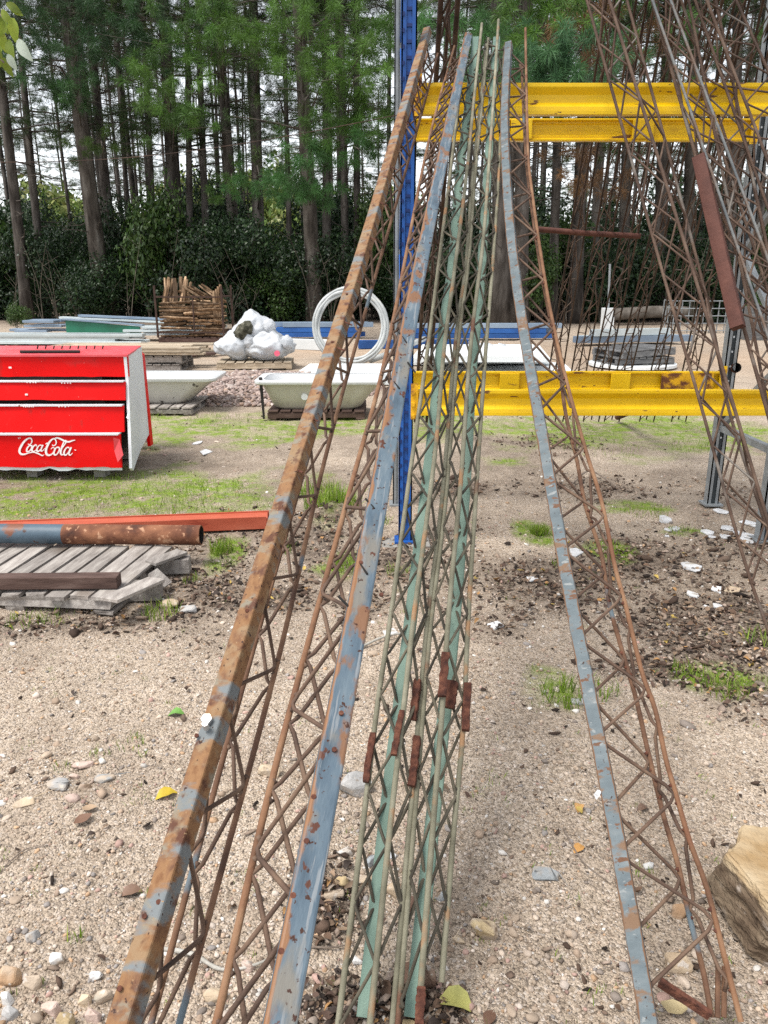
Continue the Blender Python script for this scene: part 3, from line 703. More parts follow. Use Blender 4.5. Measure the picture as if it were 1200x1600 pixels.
def gz(x, y):
    x = np.atleast_1d(np.asarray(x, float)); y = np.atleast_1d(np.asarray(y, float))
    return gheight(x, y) + np.exp(-(((x-mc.x)/.20)**2 + ((y-mc.y)/.22)**2))*.13

# ------------------------------------------------------------------ materials of the yard
MT['red'] = mat('red_painted_sheet', [(.3,(.60,.001,.001)), (.6,(.70,.002,.002)), (.85,(.66,.006,.006))], 2, spec=.15, rough=.45, bump=.05, bscale=8, spots=[(2.2,.56,.75,(.56,.02,.02),(1,1,2.5)), (9,.62,.72,(.50,.012,.01),(1,1,.6)), (5,.68,.74,(.30,.02,.015)), (45,.735,.75,(.75,.42,.4))], rvar=.1)
MT['red_top'] = mat('faded_red_sheet', [(.3,(.66,.05,.06)), (.6,(.72,.10,.12)), (.85,(.62,.03,.03))], 3, rough=.4, bump=.08, bscale=10)
MT['white_sheet'] = mat('white_sheet_metal', [(.3,(.60,.63,.66)), (.6,(.72,.75,.77)), (.85,(.77,.79,.80))], 2.5, rough=.5, bump=.06, bscale=12, spots=[(4,.64,.74,(.45,.42,.38),(1,1,.4)), (14,.70,.73,(.22,.13,.08))])
MT['cream'] = mat('cream_foam_panel', [(.3,(.42,.42,.35)), (.7,(.56,.56,.48))], 4, rough=.8, bump=.1)
MT['dark'] = mat('dark_underside', [(.3,(.015,.014,.013)), (.7,(.035,.03,.028))], 5, rough=.9, bump=.1)
MT['enamel'] = mat('white_enamel', [(.3,(.56,.575,.58)), (.7,(.66,.67,.67))], 2, rough=.3, bump=.02)
MT['tub_cream'] = mat('cream_tub_shell', [(.3,(.42,.40,.33)), (.6,(.51,.49,.41)), (.8,(.55,.54,.47))], 2, rough=.45, bump=.05, spots=[(3,.60,.72,(.44,.41,.33),(1,1,.5))])
MT['tub_dirty'] = mat('dirty_white_tub_shell', [(.3,(.42,.41,.375)), (.6,(.53,.52,.485)), (.8,(.57,.56,.53))], 2, rough=.5, bump=.05, spots=[(11,.64,.67,(.10,.09,.08)), (3,.6,.7,(.45,.42,.36))])
MT['wood_grey'] = mat('weathered_grey_wood', [(.25,(.16,.14,.125)), (.5,(.29,.26,.235)), (.7,(.39,.36,.325))], 6, rough=.9, bump=.5, bscale=25, stretch=(6,1,6), rnd=.2, spots=[(2,.6,.75,(.15,.12,.095))])
MT['wood_pale'] = mat('pale_sawn_wood', [(.25,(.30,.23,.155)), (.5,(.44,.36,.26)), (.7,(.54,.46,.36))], 6, rough=.85, bump=.3, bscale=25, stretch=(1,5,5), rnd=.2, spots=[(2,.6,.72,(.27,.22,.17))])
MT['wood_brown'] = mat('dark_brown_timber', [(.25,(.05,.028,.022)), (.5,(.085,.05,.04)), (.7,(.13,.085,.07))], 6, rough=.85, bump=.3, bscale=25, stretch=(1,6,6), rnd=.1)
MT['firewood'] = mat('split_firewood', [(.25,(.06,.038,.024)), (.5,(.20,.125,.07)), (.7,(.46,.32,.20))], 9, rough=.85, bump=.4, bscale=30, stretch=(1,1,.3), rnd=.5)
MT['wood_dkgrey'] = mat('dark_grey_wood', [(.25,(.07,.072,.075)), (.5,(.14,.14,.14)), (.7,(.22,.215,.21))], 6, rough=.9, bump=.4, bscale=25, stretch=(1,5,5), rnd=.25)
MT['rust_cage'] = mat('rusty_cage_steel', [(.3,(.03,.018,.014)), (.7,(.075,.04,.028))], 9, rough=.85, bump=.2)
MT['bag'] = mat('white_woven_bag', [(.3,(.56,.59,.62)), (.6,(.67,.69,.71)), (.8,(.73,.74,.75))], 3, rough=.35, bump=.35, bscale=7, bdist=.05, trans=.3, distort=.6)
MT['moss'] = mat('mossy_contents', [(.3,(.02,.02,.012)), (.5,(.07,.068,.045)), (.7,(.20,.19,.15))], 14, rough=.95, bump=.9, bscale=25, bdist=.04)
MT['ink'] = mat('grey_print', [(.3,(.16,.16,.17)), (.7,(.2,.2,.21))], 3, bump=0)
MT['pink_ink'] = mat('pink_print', [(.3,(.75,.12,.2)), (.7,(.8,.16,.24))], 3, bump=0)
MT['coil'] = mat('white_plastic_coil', [(.3,(.34,.355,.35)), (.6,(.46,.475,.465)), (.8,(.52,.53,.515))], 5, rough=.45, bump=.1, bscale=20, spots=[(3,.6,.72,(.5,.5,.46))])
MT['galv_sheet'] = mat('pale_zinc_sheet', [(.3,(.44,.50,.51)), (.6,(.56,.62,.63)), (.8,(.64,.69,.70))], 2, rough=.4, metal=.2, bump=.05, rnd=.18)
MT['green_sheet'] = mat('bottle_green_sheet', [(.3,(.008,.11,.06)), (.7,(.014,.16,.09))], 2, rough=.45, bump=.05)
MT['blue_prof'] = mat('blue_steel_profile', [(.3,(.01,.06,.22)), (.6,(.02,.10,.33)), (.8,(.05,.16,.40))], 2, rough=.5, bump=.05, rnd=.3)
MT['slate_prof'] = mat('slate_blue_profile', [(.3,(.16,.22,.30)), (.7,(.26,.33,.41))], 2, rough=.45, bump=.05, rnd=.2)
MT['pale_panel'] = mat('pale_panel', [(.3,(.60,.63,.63)), (.7,(.74,.76,.76))], 1.5, rough=.6, bump=.05, rnd=.1, spots=[(2,.6,.72,(.52,.52,.49))])
MT['orange'] = mat('orange_red_primer', [(.3,(.36,.065,.03)), (.6,(.46,.105,.055)), (.8,(.50,.17,.10))], 3, rough=.6, bump=.1, stretch=(1,3,3), spots=[(6,.62,.7,(.30,.05,.025),(.5,3,3))])
MT['pipe_rust'] = mat('flaking_rust_pipe', [(.3,(.04,.016,.011)), (.45,(.13,.048,.024)), (.6,(.25,.105,.052)), (.75,(.18,.07,.036))], 6, rough=.85, bump=.6, bscale=30, spots=[(9,.58,.66,(.06,.022,.014),(.7,1,1)), (24,.6,.66,(.40,.22,.13))])
MT['pipe_paint'] = mat('dull_blue_pipe_paint', [(.3,(.045,.07,.095)), (.6,(.075,.115,.15)), (.8,(.11,.15,.18))], 4, rough=.5, bump=.2, spots=[(5,.58,.62,(.17,.065,.035)), (9,.62,.66,(.05,.022,.016))])

# ------------------------------------------------------------------ pallets
def pallet(label, loc, rotz, sx, sy, n, m, h=.13, group=None, name='pallet', tilt=(0,0), jit=.006, boards=None, cat='pallet'):
    t = thing(name, label, cat, loc, rotz, group, tilt)
    bt = .020
    for k in range(3):
        x = -sx/2 + .04 + k*(sx-.08)/2
        y = -sy/2 + .05 + k*(sy-.10)/2
        MB().box((0, y, h/2-bt*.2), (sx*.98, .085, h-bt*2.2), jit=jit).build('stringer', m, t, local=True)
    w = sx/n*.81
    for k in range(n):
        if boards and k in boards: continue
        x = -sx/2 + sx/n*(k+.5)
        MB().box((x, random.uniform(-1,1)*jit*2, h-bt/2+.001), (w, sy*random.uniform(.985,1.015), bt*.9), rot=Matrix.Rotation(random.uniform(-1,1)*jit*1.4, 3, 'Z') @ Matrix.Rotation(random.uniform(-1,1)*jit*.8, 3, 'X'), jit=jit*.22).build('deck_board', m, t, local=True)
    for k in range(3):
        MB().box((-sx/2+.06+k*(sx-.12)/2, 0, bt/2), (.1, sy*.98, bt), jit=jit*.5).build('bottom_board', m, t, local=True)
    return t

# broken grey pallet in the foreground
pal = pallet('broken weathered grey pallet under the rusty pipe, its right end in pieces', (-1.80, 3.90, 0), R(-9), 1.08, .72, 9, MT['wood_grey'], h=.095, tilt=(R(1.5), R(-1)), jit=.014)
def loose(name, label, cat, a, b, w, h, m, up=(0,0,1), group=None, jit=.0, bev=.003):
    a, b = Vector(a), Vector(b); mid = (a+b)/2; mid.z = min(a.z, b.z) - h/2
    mb = MB(); n = 5; path = [a.lerp(b, k/n) + Vector((random.uniform(-jit,jit), random.uniform(-jit,jit), random.uniform(-jit,jit))) for k in range(n+1)]
    mb.sweep(path, rprof(w, h), up=Vector(up))
    t = Vector(a.lerp(b, .5)); mb.v = [(x-t.x, y-t.y, z-t.z) for x, y, z in mb.v]
    o = mb.build(name, m, bevel=bev); o.location = t
    return setp(o, label, cat, group)
GP = 'broken pieces off the grey pallet'
q = G(240, 940); loose('wood_block', 'grey wood block under the split board at the front corner of the broken pallet', 'wood block', (q.x-.20, q.y+.03, .045), (q.x+.03, q.y+.05, .045), .09, .085, MT['wood_grey'], group=GP)
q = G(268, 900); loose('wood_block', 'grey wood block at the rear right corner of the broken pallet', 'wood block', (q.x-.10, q.y+.05, .045), (q.x+.09, q.y+.07, .045), .09, .085, MT['wood_grey'], group=GP)
a, b = G(170, 938, .13), G(245, 905, .10); loose('loose_board', 'split grey board fallen across the front block of the broken pallet', 'board', a, b, .10, .018, MT['wood_grey'], group=GP)
a, b = G(225, 910, .10), G(262, 915, .03); loose('loose_board', 'short grey board sloping to the ground beside the broken pallet', 'board', a+Vector((0,.15,0)), b, .08, .018, MT['wood_grey'], group=GP)
a, b = G(235, 880, .11), G(285, 862, .11); loose('loose_board', 'stubby grey board over the rear block of the broken pallet', 'board', a, b, .09, .018, MT['wood_grey'], group=GP)
# brown timber on the pallet
b = G(186, 905, .14); loose('timber', 'short dark brown timber lying across the broken grey pallet', 'timber', (b.x-1.3, b.y-.03, .134), (b.x, b.y, .134), .075, .062, MT['wood_brown'])
# rusty pipe
t = thing('rusty_pipe', 'thick rusty pipe with dull blue paint lying over the back of the broken pallet', 'pipe', (-1.6, 4.2, .13))
e1, e0 = Vector((-1.055, 4.20, .168)), Vector((-3.4, 4.26, .168)); jn = e0.lerp(e1, .66)
MB().tube([jn, e1], .058, 24, cap=False).build('rusted_end', MT['pipe_rust'], t, smooth=True, label='flaking orange rust end')
MB().tube([e0, jn], .0575, 24, cap=False).build('painted_length', MT['pipe_paint'], t, smooth=True, label='dull blue painted length')
MB().tube([e1.lerp(e0,.25), e1], .052, 24, cap=False).build('pipe_bore', MT['hole'], t, smooth=True)
rim = MB(); n = 24; vs = []
for rr in (.052, .058):
    for k in range(n): vs.append(e1 + Vector((.0005, math.cos(2*math.pi*k/n)*rr, math.sin(2*math.pi*k/n)*rr)))
rim.add(vs, [(k, (k+1)%n, n+(k+1)%n, n+k) for k in range(n)]); rim.build('pipe_rim', MT['pipe_rust'], t)
# orange beam
a, b = Vector((-2.75, 4.60, .050)), Vector((-.775, 4.88, .045))
t = thing('steel_beam', 'orange-red painted steel beam lying behind the rusty pipe', 'beam', (-1.8, 4.8, 0))
MB().sweep([a, a.lerp(b,.5), b], rprof(.14, .07, .004)).build('beam_body', MT['orange'], t)
for s in (-1, 1): MB().sweep([a+Vector((0,s*.067,.002)), b+Vector((0,s*.067,.002))], rprof(.012, .082)).build('flange', MT['orange'], t)

# ------------------------------------------------------------------ red cooler
cl = thing('drinks_cooler', 'battered red drinks cooler with white script lettering, standing on blocks', 'cooler', (-2.8, 6.5, 0))
xr = -2.08
def sheet(pts, th, m, name, par, n=12, sm=False, label=None):
    mb = MB(); mb.add(*pts); return mb.build(name, m, par, label=label)
def panel(xl, xrr, z0, z1, y0, y1, name, m, par, wob=.006, thick=.02, seed=0, label=None, lo=0.0):
    """a slightly dented vertical sheet from z0 (front y0) up to z1 (front y1)"""
    nx_, nz_ = 22, 5; mb = MB(); vs = []
    for side in (0, 1):
        for j in range(nz_+1):
            for i in range(nx_+1):
                x = xl + (xrr-xl)*i/nx_; f = j/nz_; z = z0 + (z1-z0)*f; y = y0 + (y1-y0)*f
                w = noise.noise(Vector((x*2.5+seed, z*3, seed)))*wob
                if j == 0: z += noise.noise(Vector((x*9, seed, 2)))*lo
                vs.append((x, y + w + side*thick, z))
    N = (nx_+1)*(nz_+1); fs = []
    for j in range(nz_):
        for i in range(nx_):
            a = j*(nx_+1)+i; fs.append((a, a+1, a+nx_+2, a+nx_+1)); fs.append((N+a, N+a+nx_+1, N+a+nx_+2, N+a+1))
    for i in range(nx_):
        fs.append((i+1, i, N+i, N+i+1)); a = nz_*(nx_+1)+i; fs.append((a, a+1, N+a+1, N+a))
    for j in range(nz_):
        a = j*(nx_+1); fs.append((a, a+nx_+1, N+a+nx_+1, N+a)); a += nx_; fs.append((a+nx_+1, a, N+a, N+a+nx_+1))
    mb.add(vs, fs); return mb.build(name, m, par, smooth=True, sharp=30, label=label)
XL = -3.75
rows = [(.815, .985, 6.300, 6.315, xr+.005), (.635, .775, 6.225, 6.270, xr-.02), (.385, .590, 6.150, 6.200, xr-.03), (.112, .372, 6.075, 6.105, xr-.05)]
for k, (z0, z1, y0, y1, xx) in enumerate(rows):
    dr = panel(XL, xx, z0, z1, y0, y1, 'drawer_front', MT['red'], cl, wob=.013, seed=k*3.3, lo=.018 if k == 3 else .006)
    if k:
        led = MB().box(((XL+xx)/2, (y1+rows[k-1][2])/2+.004, z1+.006), (xx-XL-.02, rows[k-1][2]-y1+.05, .010)); led.build('white_ledge', MT['white_sheet'], dr)
    if k == 3: face = dr
# torn white strip along the bottom and peeled corner
strip = panel(XL, xr-.055, .085, .125, 6.085, 6.087, 'torn_edge', MT['white_sheet'], face, seed=9, lo=.03, thick=.006)
pc = MB().add([(-2.17,6.06,.36), (-2.125,6.07,.345), (-2.10,6.05,.22), (-2.15,6.045,.16), (-2.175,6.065,.25)], [(0,1,2,3,4)]); pc.build('peeled_flap', MT['red_top'], face)
cb = MB(); cb.box(((XL+xr)/2-.11, 6.66, .55), (xr-XL-.24, .66, .84)); cb.build('cabinet_body', MT['dark'], cl)
tp = MB(); tp.add([(XL,6.29,.99), (xr+.01,6.29,.99), (xr-.10,7.02,1.0), (XL,7.02,1.0), (XL,6.29,.975), (xr+.01,6.29,.975), (xr-.10,7.02,.985), (XL,7.02,.985)], [(0,1,2,3), (4,7,6,5), (0,4,5,1), (1,5,6,2)]); tp.build('top_sheet', MT['red_top'], cl)
sp = MB(); ol = [(6.30,.985), (6.295,.80), (6.24,.60), (6.17,.36), (6.09,.10), (6.13,.07), (6.55,.16), (7.00,.20), (7.02,.99)]
vs = [(xr - (y-6.2)*.13 + dx, y, z) for dx in (0.012, -.012) for y, z in ol]; n = len(ol)
sp.add(vs, [tuple(range(n)), tuple(range(2*n-1, n-1, -1))] + [(k, k+n, (k+1)%n+n, (k+1)%n) for k in range(n)]); sp.build('side_panel', MT['white_sheet'], cl, label='white side panel with dirty lower edge')
fl = MB().add([(xr+.02,6.15,.55), (xr+.035,6.1,.50), (xr+.02,6.14,.48), (xr+.01,6.12,.51)], [(0,1,2,3)]); fl.build('bent_tab', MT['white_sheet'], cl)
for x in (-2.92, -2.36): MB().box((x, 6.25, .052), (.09, .14, .104), jit=.005).build('support_block', MT['concrete'], cl)
MB().box((-2.9, 6.9, .06), (1.2, .14, .11)).build('support_block', MT['wood_grey'], cl)
rl = MB(); rl.tube([(-2.98,6.40,1.005), (-2.5,6.42,1.004)], .012, 8); rl.build('black_strip', MT['dark'], cl)
for k in range(9):
    MB().tube([(-2.98+k*.07,6.72,1.0), (-2.97+k*.07,6.72,1.025)], .006, 6).build('screw', MT['dark'], cl)
# script lettering, traced strokes: (x, y) in picture units, width
def ribbon(mb, pts, widths, Y, map_, th=.003):
    ps = catmull([Vector((x, y, 0)) for x, y in pts], 6); n = len(ps)
    wsx = np.interp(np.linspace(0, 1, n), np.linspace(0, 1, len(widths)), widths)
    vs = []
    for i, p in enumerate(ps):
        t = (ps[min(i+1,n-1)]-ps[max(i-1,0)]).normalized(); nn = Vector((-t.y, t.x, 0))
        for s in (1, -1):
            q = p + nn*s*wsx[i]/2; vs.append(map_(q.x, q.y))
    vs2 = [(x, y-th, z) for x, y, z in vs]; N = len(vs); fs = []
    for i in range(n-1):
        a = 2*i; fs += [(N+a, N+a+1, N+a+3, N+a+2), (a, a+2, N+a+2, N+a), (a+1, N+a+1, N+a+3, a+3)]
    mb.add(vs+vs2, fs)
def lmap(cx, cy):
    px, py = cx/4.615, 480+cy/4.615
    q = P(px, py, 6.083); z = q.z
    f = (z-.112)/.26; y = 6.075 + .03*f
    w = noise.noise(Vector((q.x*2.5+9.9, z*3, 9.9)))*.013
    return (q.x, y + w - .004, z)
L = [([(196,988),(212,992),(226,972),(220,950),(200,948),(172,968),(148,1005),(138,1035),(146,1056),(170,1062),(205,1052),(240,1046),(275,1056),(305,1070),(318,1062)], [5,7,7,8,10,14,16,16,14,11,7,7,9,7,3]),
     ([(226,1000),(208,1000),(192,1022),(192,1040),(208,1040),(224,1020),(226,1000),(214,1002)], [9,8,12,11,8,9,9,5]),
     ([(262,1004),(254,994),(238,1006),(228,1030),(238,1042),(256,1032),(268,1020)], [8,8,10,12,9,5,4]),
     ([(300,1000),(284,996),(268,1014),(264,1034),(276,1040),(292,1024),(304,998)], [8,7,10,12,9,6,6]), ([(308,994),(296,1020),(294,1036),(306,1036),(324,1016)], [9,10,10,6,3]),
     ([(326,988),(342,980)], [8,8]),
     ([(372,992),(386,1000),(402,986),(400,962),(384,950),(360,966),(340,1000),(330,1034),(338,1062),(362,1066),(384,1048),(392,1022),(380,1012),(366,1024)], [5,7,8,8,9,13,16,17,15,11,8,6,6,5]),
     ([(386,952),(404,944),(430,950),(462,966),(492,972),(518,964),(540,960)], [6,10,12,12,11,9,4]),
     ([(424,1012),(406,1012),(390,1040),(392,1062),(408,1062),(426,1036),(426,1014),(412,1014)], [9,8,13,12,8,10,9,5]),
     ([(432,1040),(456,1004),(474,974),(470,962),(456,978),(442,1022),(438,1052),(450,1064),(468,1046)], [4,7,9,7,9,13,13,8,4]),
     ([(500,1014),(482,1012),(464,1038),(464,1060),(478,1064),(496,1042),(506,1014)], [8,8,12,12,9,6,6]), ([(514,1010),(506,1030),(498,1054),(508,1066),(526,1050)], [10,11,11,8,3]),
     ([(538,1028),(550,1032)], [6,4]), ([(124,944),(130,952)], [4,4]), ([(136,940),(140,950)], [4,3])]
lt = MB()
for pts, ws in L: ribbon(lt, pts, ws, 6.08, lmap)
MT['letter'] = mat('white_letter_paint', [(.3,(.80,.74,.74)), (.7,(.86,.82,.82))], 8, rough=.4, bump=0)
lt.build('lettering', MT['letter'], face, label='white script reading Coca-Cola')
tl = MB()
for (cx, cy) in [(175,715),(190,716),(203,714),(215,716),(230,715),(245,716),(430,716),(452,714),(475,716),(500,713),(200,541),(222,542),(245,541),(262,542),(450,545),(470,546),(492,545),(512,546)]:
    px, py = cx/4.615, 480+cy/4.615; yy = 6.145 if cy > 650 else 6.22
    q = P(px, py, yy-.004+.04); tl.box((q.x, q.y-.012, q.z), (.010, .004, .007))
tl.build('small_print', MT['letter'], cl, kind='stuff')
for (cx, cy, yy) in [(75,435,6.285), (193,629,6.235)]:
    q = P(cx/4.615, 480+cy/4.615, yy); MB().box((q.x, q.y-.004, q.z), (.022, .006, .014)).build('paint_chip', MT['letter'], cl)
# door panel behind it
dp = thing('cooler_door', 'cream foam cooler door with red metal edge, standing behind the red cooler', 'door', (-2.6, 7.3, 0))
MB().box((-2.75, 7.32, .46), (.96, .08, .80), rot=None).build('foam_panel', MT['cream'], dp)
for a, b in (((-2.262,7.30,.03), (-2.268,7.30,.90)), ((-2.268,7.30,.90), (-3.2,7.30,.90))): MB().bar(a, b, .030, .10, up=Vector((0,1,0))).build('red_edge', MT['red'], dp, bevel=.004)
for z in (.30, .62): MB().box((-2.74, 7.272, z), (.94, .012, .018)).build('rib', MT['white_sheet'], dp)
MB().box((-2.262,7.27,.34), (.05,.06,.09)).build('hinge', MT['red'], dp, bevel=.004)

# ------------------------------------------------------------------ bathtubs
def rrect(w, d, r, n=6):
    out = []
    for cx, cy, a0 in ((w/2-r, d/2-r, 0), (-w/2+r, d/2-r, 90), (-w/2+r, -d/2+r, 180), (w/2-r, -d/2+r, 270)):
        for k in range(n+1):
            a = R(a0+90*k/n); out.append((cx+r*math.cos(a), cy+r*math.sin(a)))
    return out
def tub(label, loc, rotz, L_, W_, H_, m, slope=.12):
    t = thing('bathtub', label, 'bathtub', loc, rotz)
    def ring(w, d, r, z, dx=0): return [(x+dx, y, z) for x, y in rrect(w, d, r)]
    outer = [ring(L_*.60, W_*.62, .12, 0, -slope*.4), ring(L_*.68, W_*.70, .15, .03, -slope*.4), ring(L_*.80, W_*.82, .17, H_*.5, -slope*.2), ring(L_*.92, W_*.90, .18, H_-.05, 0)]
    inner = [ring(L_*.88, W_*.84, .17, H_-.004), ring(L_*.75, W_*.74, .15, H_*.5, -slope*.2), ring(L_*.6, W_*.6, .12, .07, -slope*.4)]
    def loft(rings, flip=False, capend=False):
        mb = MB(); n = len(rings[0]); vs = [p for r in rings for p in r]; fs = []
        for i in range(len(rings)-1):
            for j in range(n):
                f = (i*n+j, i*n+(j+1)%n, (i+1)*n+(j+1)%n, (i+1)*n+j); fs.append(f[::-1] if flip else f)
        if capend: fs.append(tuple(range((len(rings)-1)*n, len(rings)*n)))
        mb.add(vs, fs); return mb
    o = loft(outer); o.f.append(tuple(range(len(outer[0])-1, -1, -1))); o.build('shell', m, t, local=True, smooth=True, sharp=50)
    loft(inner, True, True).build('basin', MT['enamel'], t, local=True, smooth=True, sharp=60)
    rm = loft([ring(L_*.92, W_*.90, .18, H_-.05), ring(L_*.985, W_*.97, .10, H_-.05), ring(L_, W_, .10, H_-.035), ring(L_, W_, .10, H_-.008), ring(L_*.99, W_*.98, .10, H_), ring(L_*.88, W_*.84, .17, H_-.002)])
    rm.build('rim', MT['enamel'], t, local=True, smooth=True, sharp=45)
    return t
q = G(500, 652)
pallet('low pallet under the cream bathtub', (.06-.85, q.y+.28, 0), 0, 1.15, .85, 8, MT['wood_brown'], h=.10)
tb = tub('cream bathtub with white rim on a low pallet, in front of the gravel heap', (-.74, q.y+.22, .10), 0, 1.52, .78, .35, MT['tub_cream'])
MB().tube([(-.18,-.35,.16), (-.18,-.28,.16)], .038, 14).build('waste_outlet', MT['enamel'], tb, local=True)
MB().add(*(lambda p: (p, [(0,1,2,3),(7,6,5,4),(0,4,5,1),(1,5,6,2),(2,6,7,3),(3,7,4,0)]))([(-.70,-.34,.38),(-.665,-.34,.38),(-.655,-.34,-.10),(-.675,-.34,-.10),(-.70,-.30,.38),(-.665,-.30,.38),(-.655,-.30,-.10),(-.675,-.30,-.10)])).build('support_leg', MT['dark'], tb, local=True)
q = G(250, 650)
pallet('slatted grey pallet under the dirty bathtub beside the red cooler', (-2.95, q.y+.55, 0), 0, 1.3, .95, 9, MT['wood_grey'], h=.09)
tub('dirty white bathtub beside the red cooler, its sloping end to the right', (-2.85, q.y+.62, .09), 0, 1.62, .80, .33, MT['tub_dirty'], slope=.30)

# ------------------------------------------------------------------ firewood cage
q = G(298, 536); cx, cy = q.x, q.y+.7; w2, d2 = .82, .62
pallet('dark pallet under the firewood cage', (cx, cy, 0), 0, 1.66, 1.26, 9, MT['wood_brown'], h=.13)
cg = thing('wood_cage', 'rusty steel cage filled with split firewood at the edge of the trees', 'cage', (cx, cy, .13))
for sx in (-1, 1):
    for sy in (-1, 1): MB().box((cx+sx*w2, cy+sy*d2, .13+.62), (.045, .045, 1.24)).build('post', MT['rust_cage'], cg)
for z in (.25, 1.10):
    for sy in (-1, 1): MB().box((cx, cy+sy*d2, z), (2*w2-.05, .035, .035)).build('rail', MT['rust_cage'], cg)
    for sx in (-1, 1): MB().box((cx+sx*w2, cy, z), (.035, 2*d2-.05, .035)).build('rail', MT['rust_cage'], cg)
MB().box((cx+.1, cy-d2, .70), (.03, .03, .86)).build('bar', MT['rust_cage'], cg)
def log(label, a, b, w, h, group):
    a, b = Vector(a), Vector(b); mid = a.lerp(b, .5)
    mb = MB(); s0 = random.uniform(-.4,.4)
    prof = [(math.cos(k*1.2566+s0)*w*random.uniform(.8,1.1), math.sin(k*1.2566+s0)*h*random.uniform(.8,1.1)) for k in range(5)]
    n = 4; path = [a.lerp(b, k/n)-mid + Vector((random.uniform(-.01,.01), random.uniform(-.01,.01), random.uniform(-.01,.01))) for k in range(n+1)]
    mb.sweep(path, prof, up=Vector((0,.3,1)), scales=[.85,1,1.05,1,.8])
    o = mb.build('firewood_log', MT['firewood']); o.location = mid
    return setp(o, label, 'firewood', group)
GF = 'split firewood in the rusty cage'
z = .18; row = 0
while z < 1.02:
    for lay in range(3):
        y = cy - d2 + .10 + lay*.34
        x = cx - w2 + .06
        while x < cx + w2 - .3:
            ln_ = min(random.uniform(.45, 1.1), cx+w2-.05-x)
            log('split firewood piece lying flat in the rusty cage', (x, y+random.uniform(-.05,.05), z+random.uniform(-.02,.02)), (x+ln_, y+random.uniform(-.05,.05), z+random.uniform(-.03,.04)), random.uniform(.05,.09), random.uniform(.025,.042), GF)
            x += ln_ + .03
    z += .085
for k in range(13):
    x = cx - w2 + .10 + k*.055 + random.uniform(-.02,.02)
    log('split firewood piece standing upright at the top left of the rusty cage', (x, cy-d2+.12+random.uniform(0,.3), .95), (x+random.uniform(-.05,.22), cy-d2+.15+random.uniform(0,.3), 1.5+random.uniform(-.08,.10)), .055, .03, GF)
for k in range(9):
    x = cx - .1 + k*.09
    log('split firewood piece leaning at the top right of the rusty cage', (x+.25, cy-d2+.1+random.uniform(0,.4), 1.0+random.uniform(0,.05)), (x-.25, cy-d2+.15+random.uniform(0,.3), 1.36+random.uniform(-.1,.06)), .06, .03, GF)
for k in range(4):
    x = cx+w2-.22+k*.05
    log('split firewood piece standing upright at the right end of the rusty cage', (x, cy-d2+.07+k*.03, .45), (x+.02, cy-d2+.09+k*.03, 1.24+.05*k), .04, .03, GF)

# ------------------------------------------------------------------ white bags
q = G(395, 577); bx, by = q.x, q.y+.45
pallet('pale pallet under the white bags', (bx, by, 0), R(4), 1.35, 1.0, 8, MT['wood_pale'], h=.13)
def bag(label, c, r, seed, mouth=None):
    t = thing('sack', label, 'sack', (c[0], c[1], c[2]-r[2]), group='white sacks on the pallet')
    bm = bmesh.new(); bmesh.ops.create_icosphere(bm, subdivisions=5, radius=1)
    for v in bm.verts:
        d = v.co.normalized()
        k = .84 + .22*noise.noise(d*1.3+Vector((seed,0,0))) + .20*(.5-abs(noise.noise(d*1.9+Vector((0,seed,0)))))*1.2 + .08*(.4-abs(noise.noise(Vector((d.x*4,d.y*4,d.z*1.6))+Vector((0,0,seed))))) + .02*(.4-abs(noise.noise(Vector((d.x*9,d.y*9,d.z*2))+Vector((seed,seed,0)))))
        kz = 1.0 if d.z < .1 else 1.0-.42*(d.z-.1)
        v.co = Vector((d.x*r[0]*k*kz, d.y*r[1]*k*kz, max(d.z*r[2]*k*(1.0 if d.z < 0 else 1.12), -r[2]*.93) + r[2]))
    me = bpy.data.meshes.new('bag_skin'); bm.to_mesh(me); bm.free(); me.polygons.foreach_set('use_smooth', [True]*len(me.polygons)); me.materials.append(MT['bag'])
    o = bpy.data.objects.new('bag_skin', me); link(o); o.parent = t
    bm = bmesh.new(); bmesh.ops.create_icosphere(bm, subdivisions=3, radius=1)
    for v in bm.verts:
        d = v.co.normalized(); k = 1+.35*noise.noise(d*3+Vector((seed,2,0)))
        v.co = Vector((d.x*.11*k + r[0]*.75, d.y*.09*k - r[1]*.55, d.z*.13*k + r[2]*1.25))
    me = bpy.data.meshes.new('tied_end'); bm.to_mesh(me); bm.free(); me.polygons.foreach_set('use_smooth', [True]*len(me.polygons)); me.materials.append(MT['bag'])
    o = bpy.data.objects.new('tied_end', me); link(o); o.parent = t
    if mouth:
        bm = bmesh.new(); bmesh.ops.create_icosphere(bm, subdivisions=3, radius=1)
        for v in bm.verts:
            d = v.co.normalized(); k = 1+.3*noise.noise(d*3)
            v.co = Vector((d.x*.17*k+mouth[0], d.y*.12*k+mouth[1], d.z*.15*k+mouth[2]+d.x*.08))
        me = bpy.data.meshes.new('contents'); bm.to_mesh(me); bm.free(); me.polygons.foreach_set('use_smooth', [True]*len(me.polygons)); me.materials.append(MT['moss'])
        o = bpy.data.objects.new('contents', me); link(o); o.parent = t
    return t
bag('white sack at the left end of the pallet, sagging to the left', (bx-.36, by-.08, .13+.27), (.38,.38,.28), 2.1)
b2_ = bag('white sack at the right end of the pallet with grey print and a pink mark', (bx+.24, by-.10, .13+.26), (.50,.42,.27), 5.4)
bag('torn white sack on top of the other two, showing dark contents', (bx-.03, by+.06, .13+.52), (.42,.38,.33), 8.8, mouth=(-.13, -.33, .34))
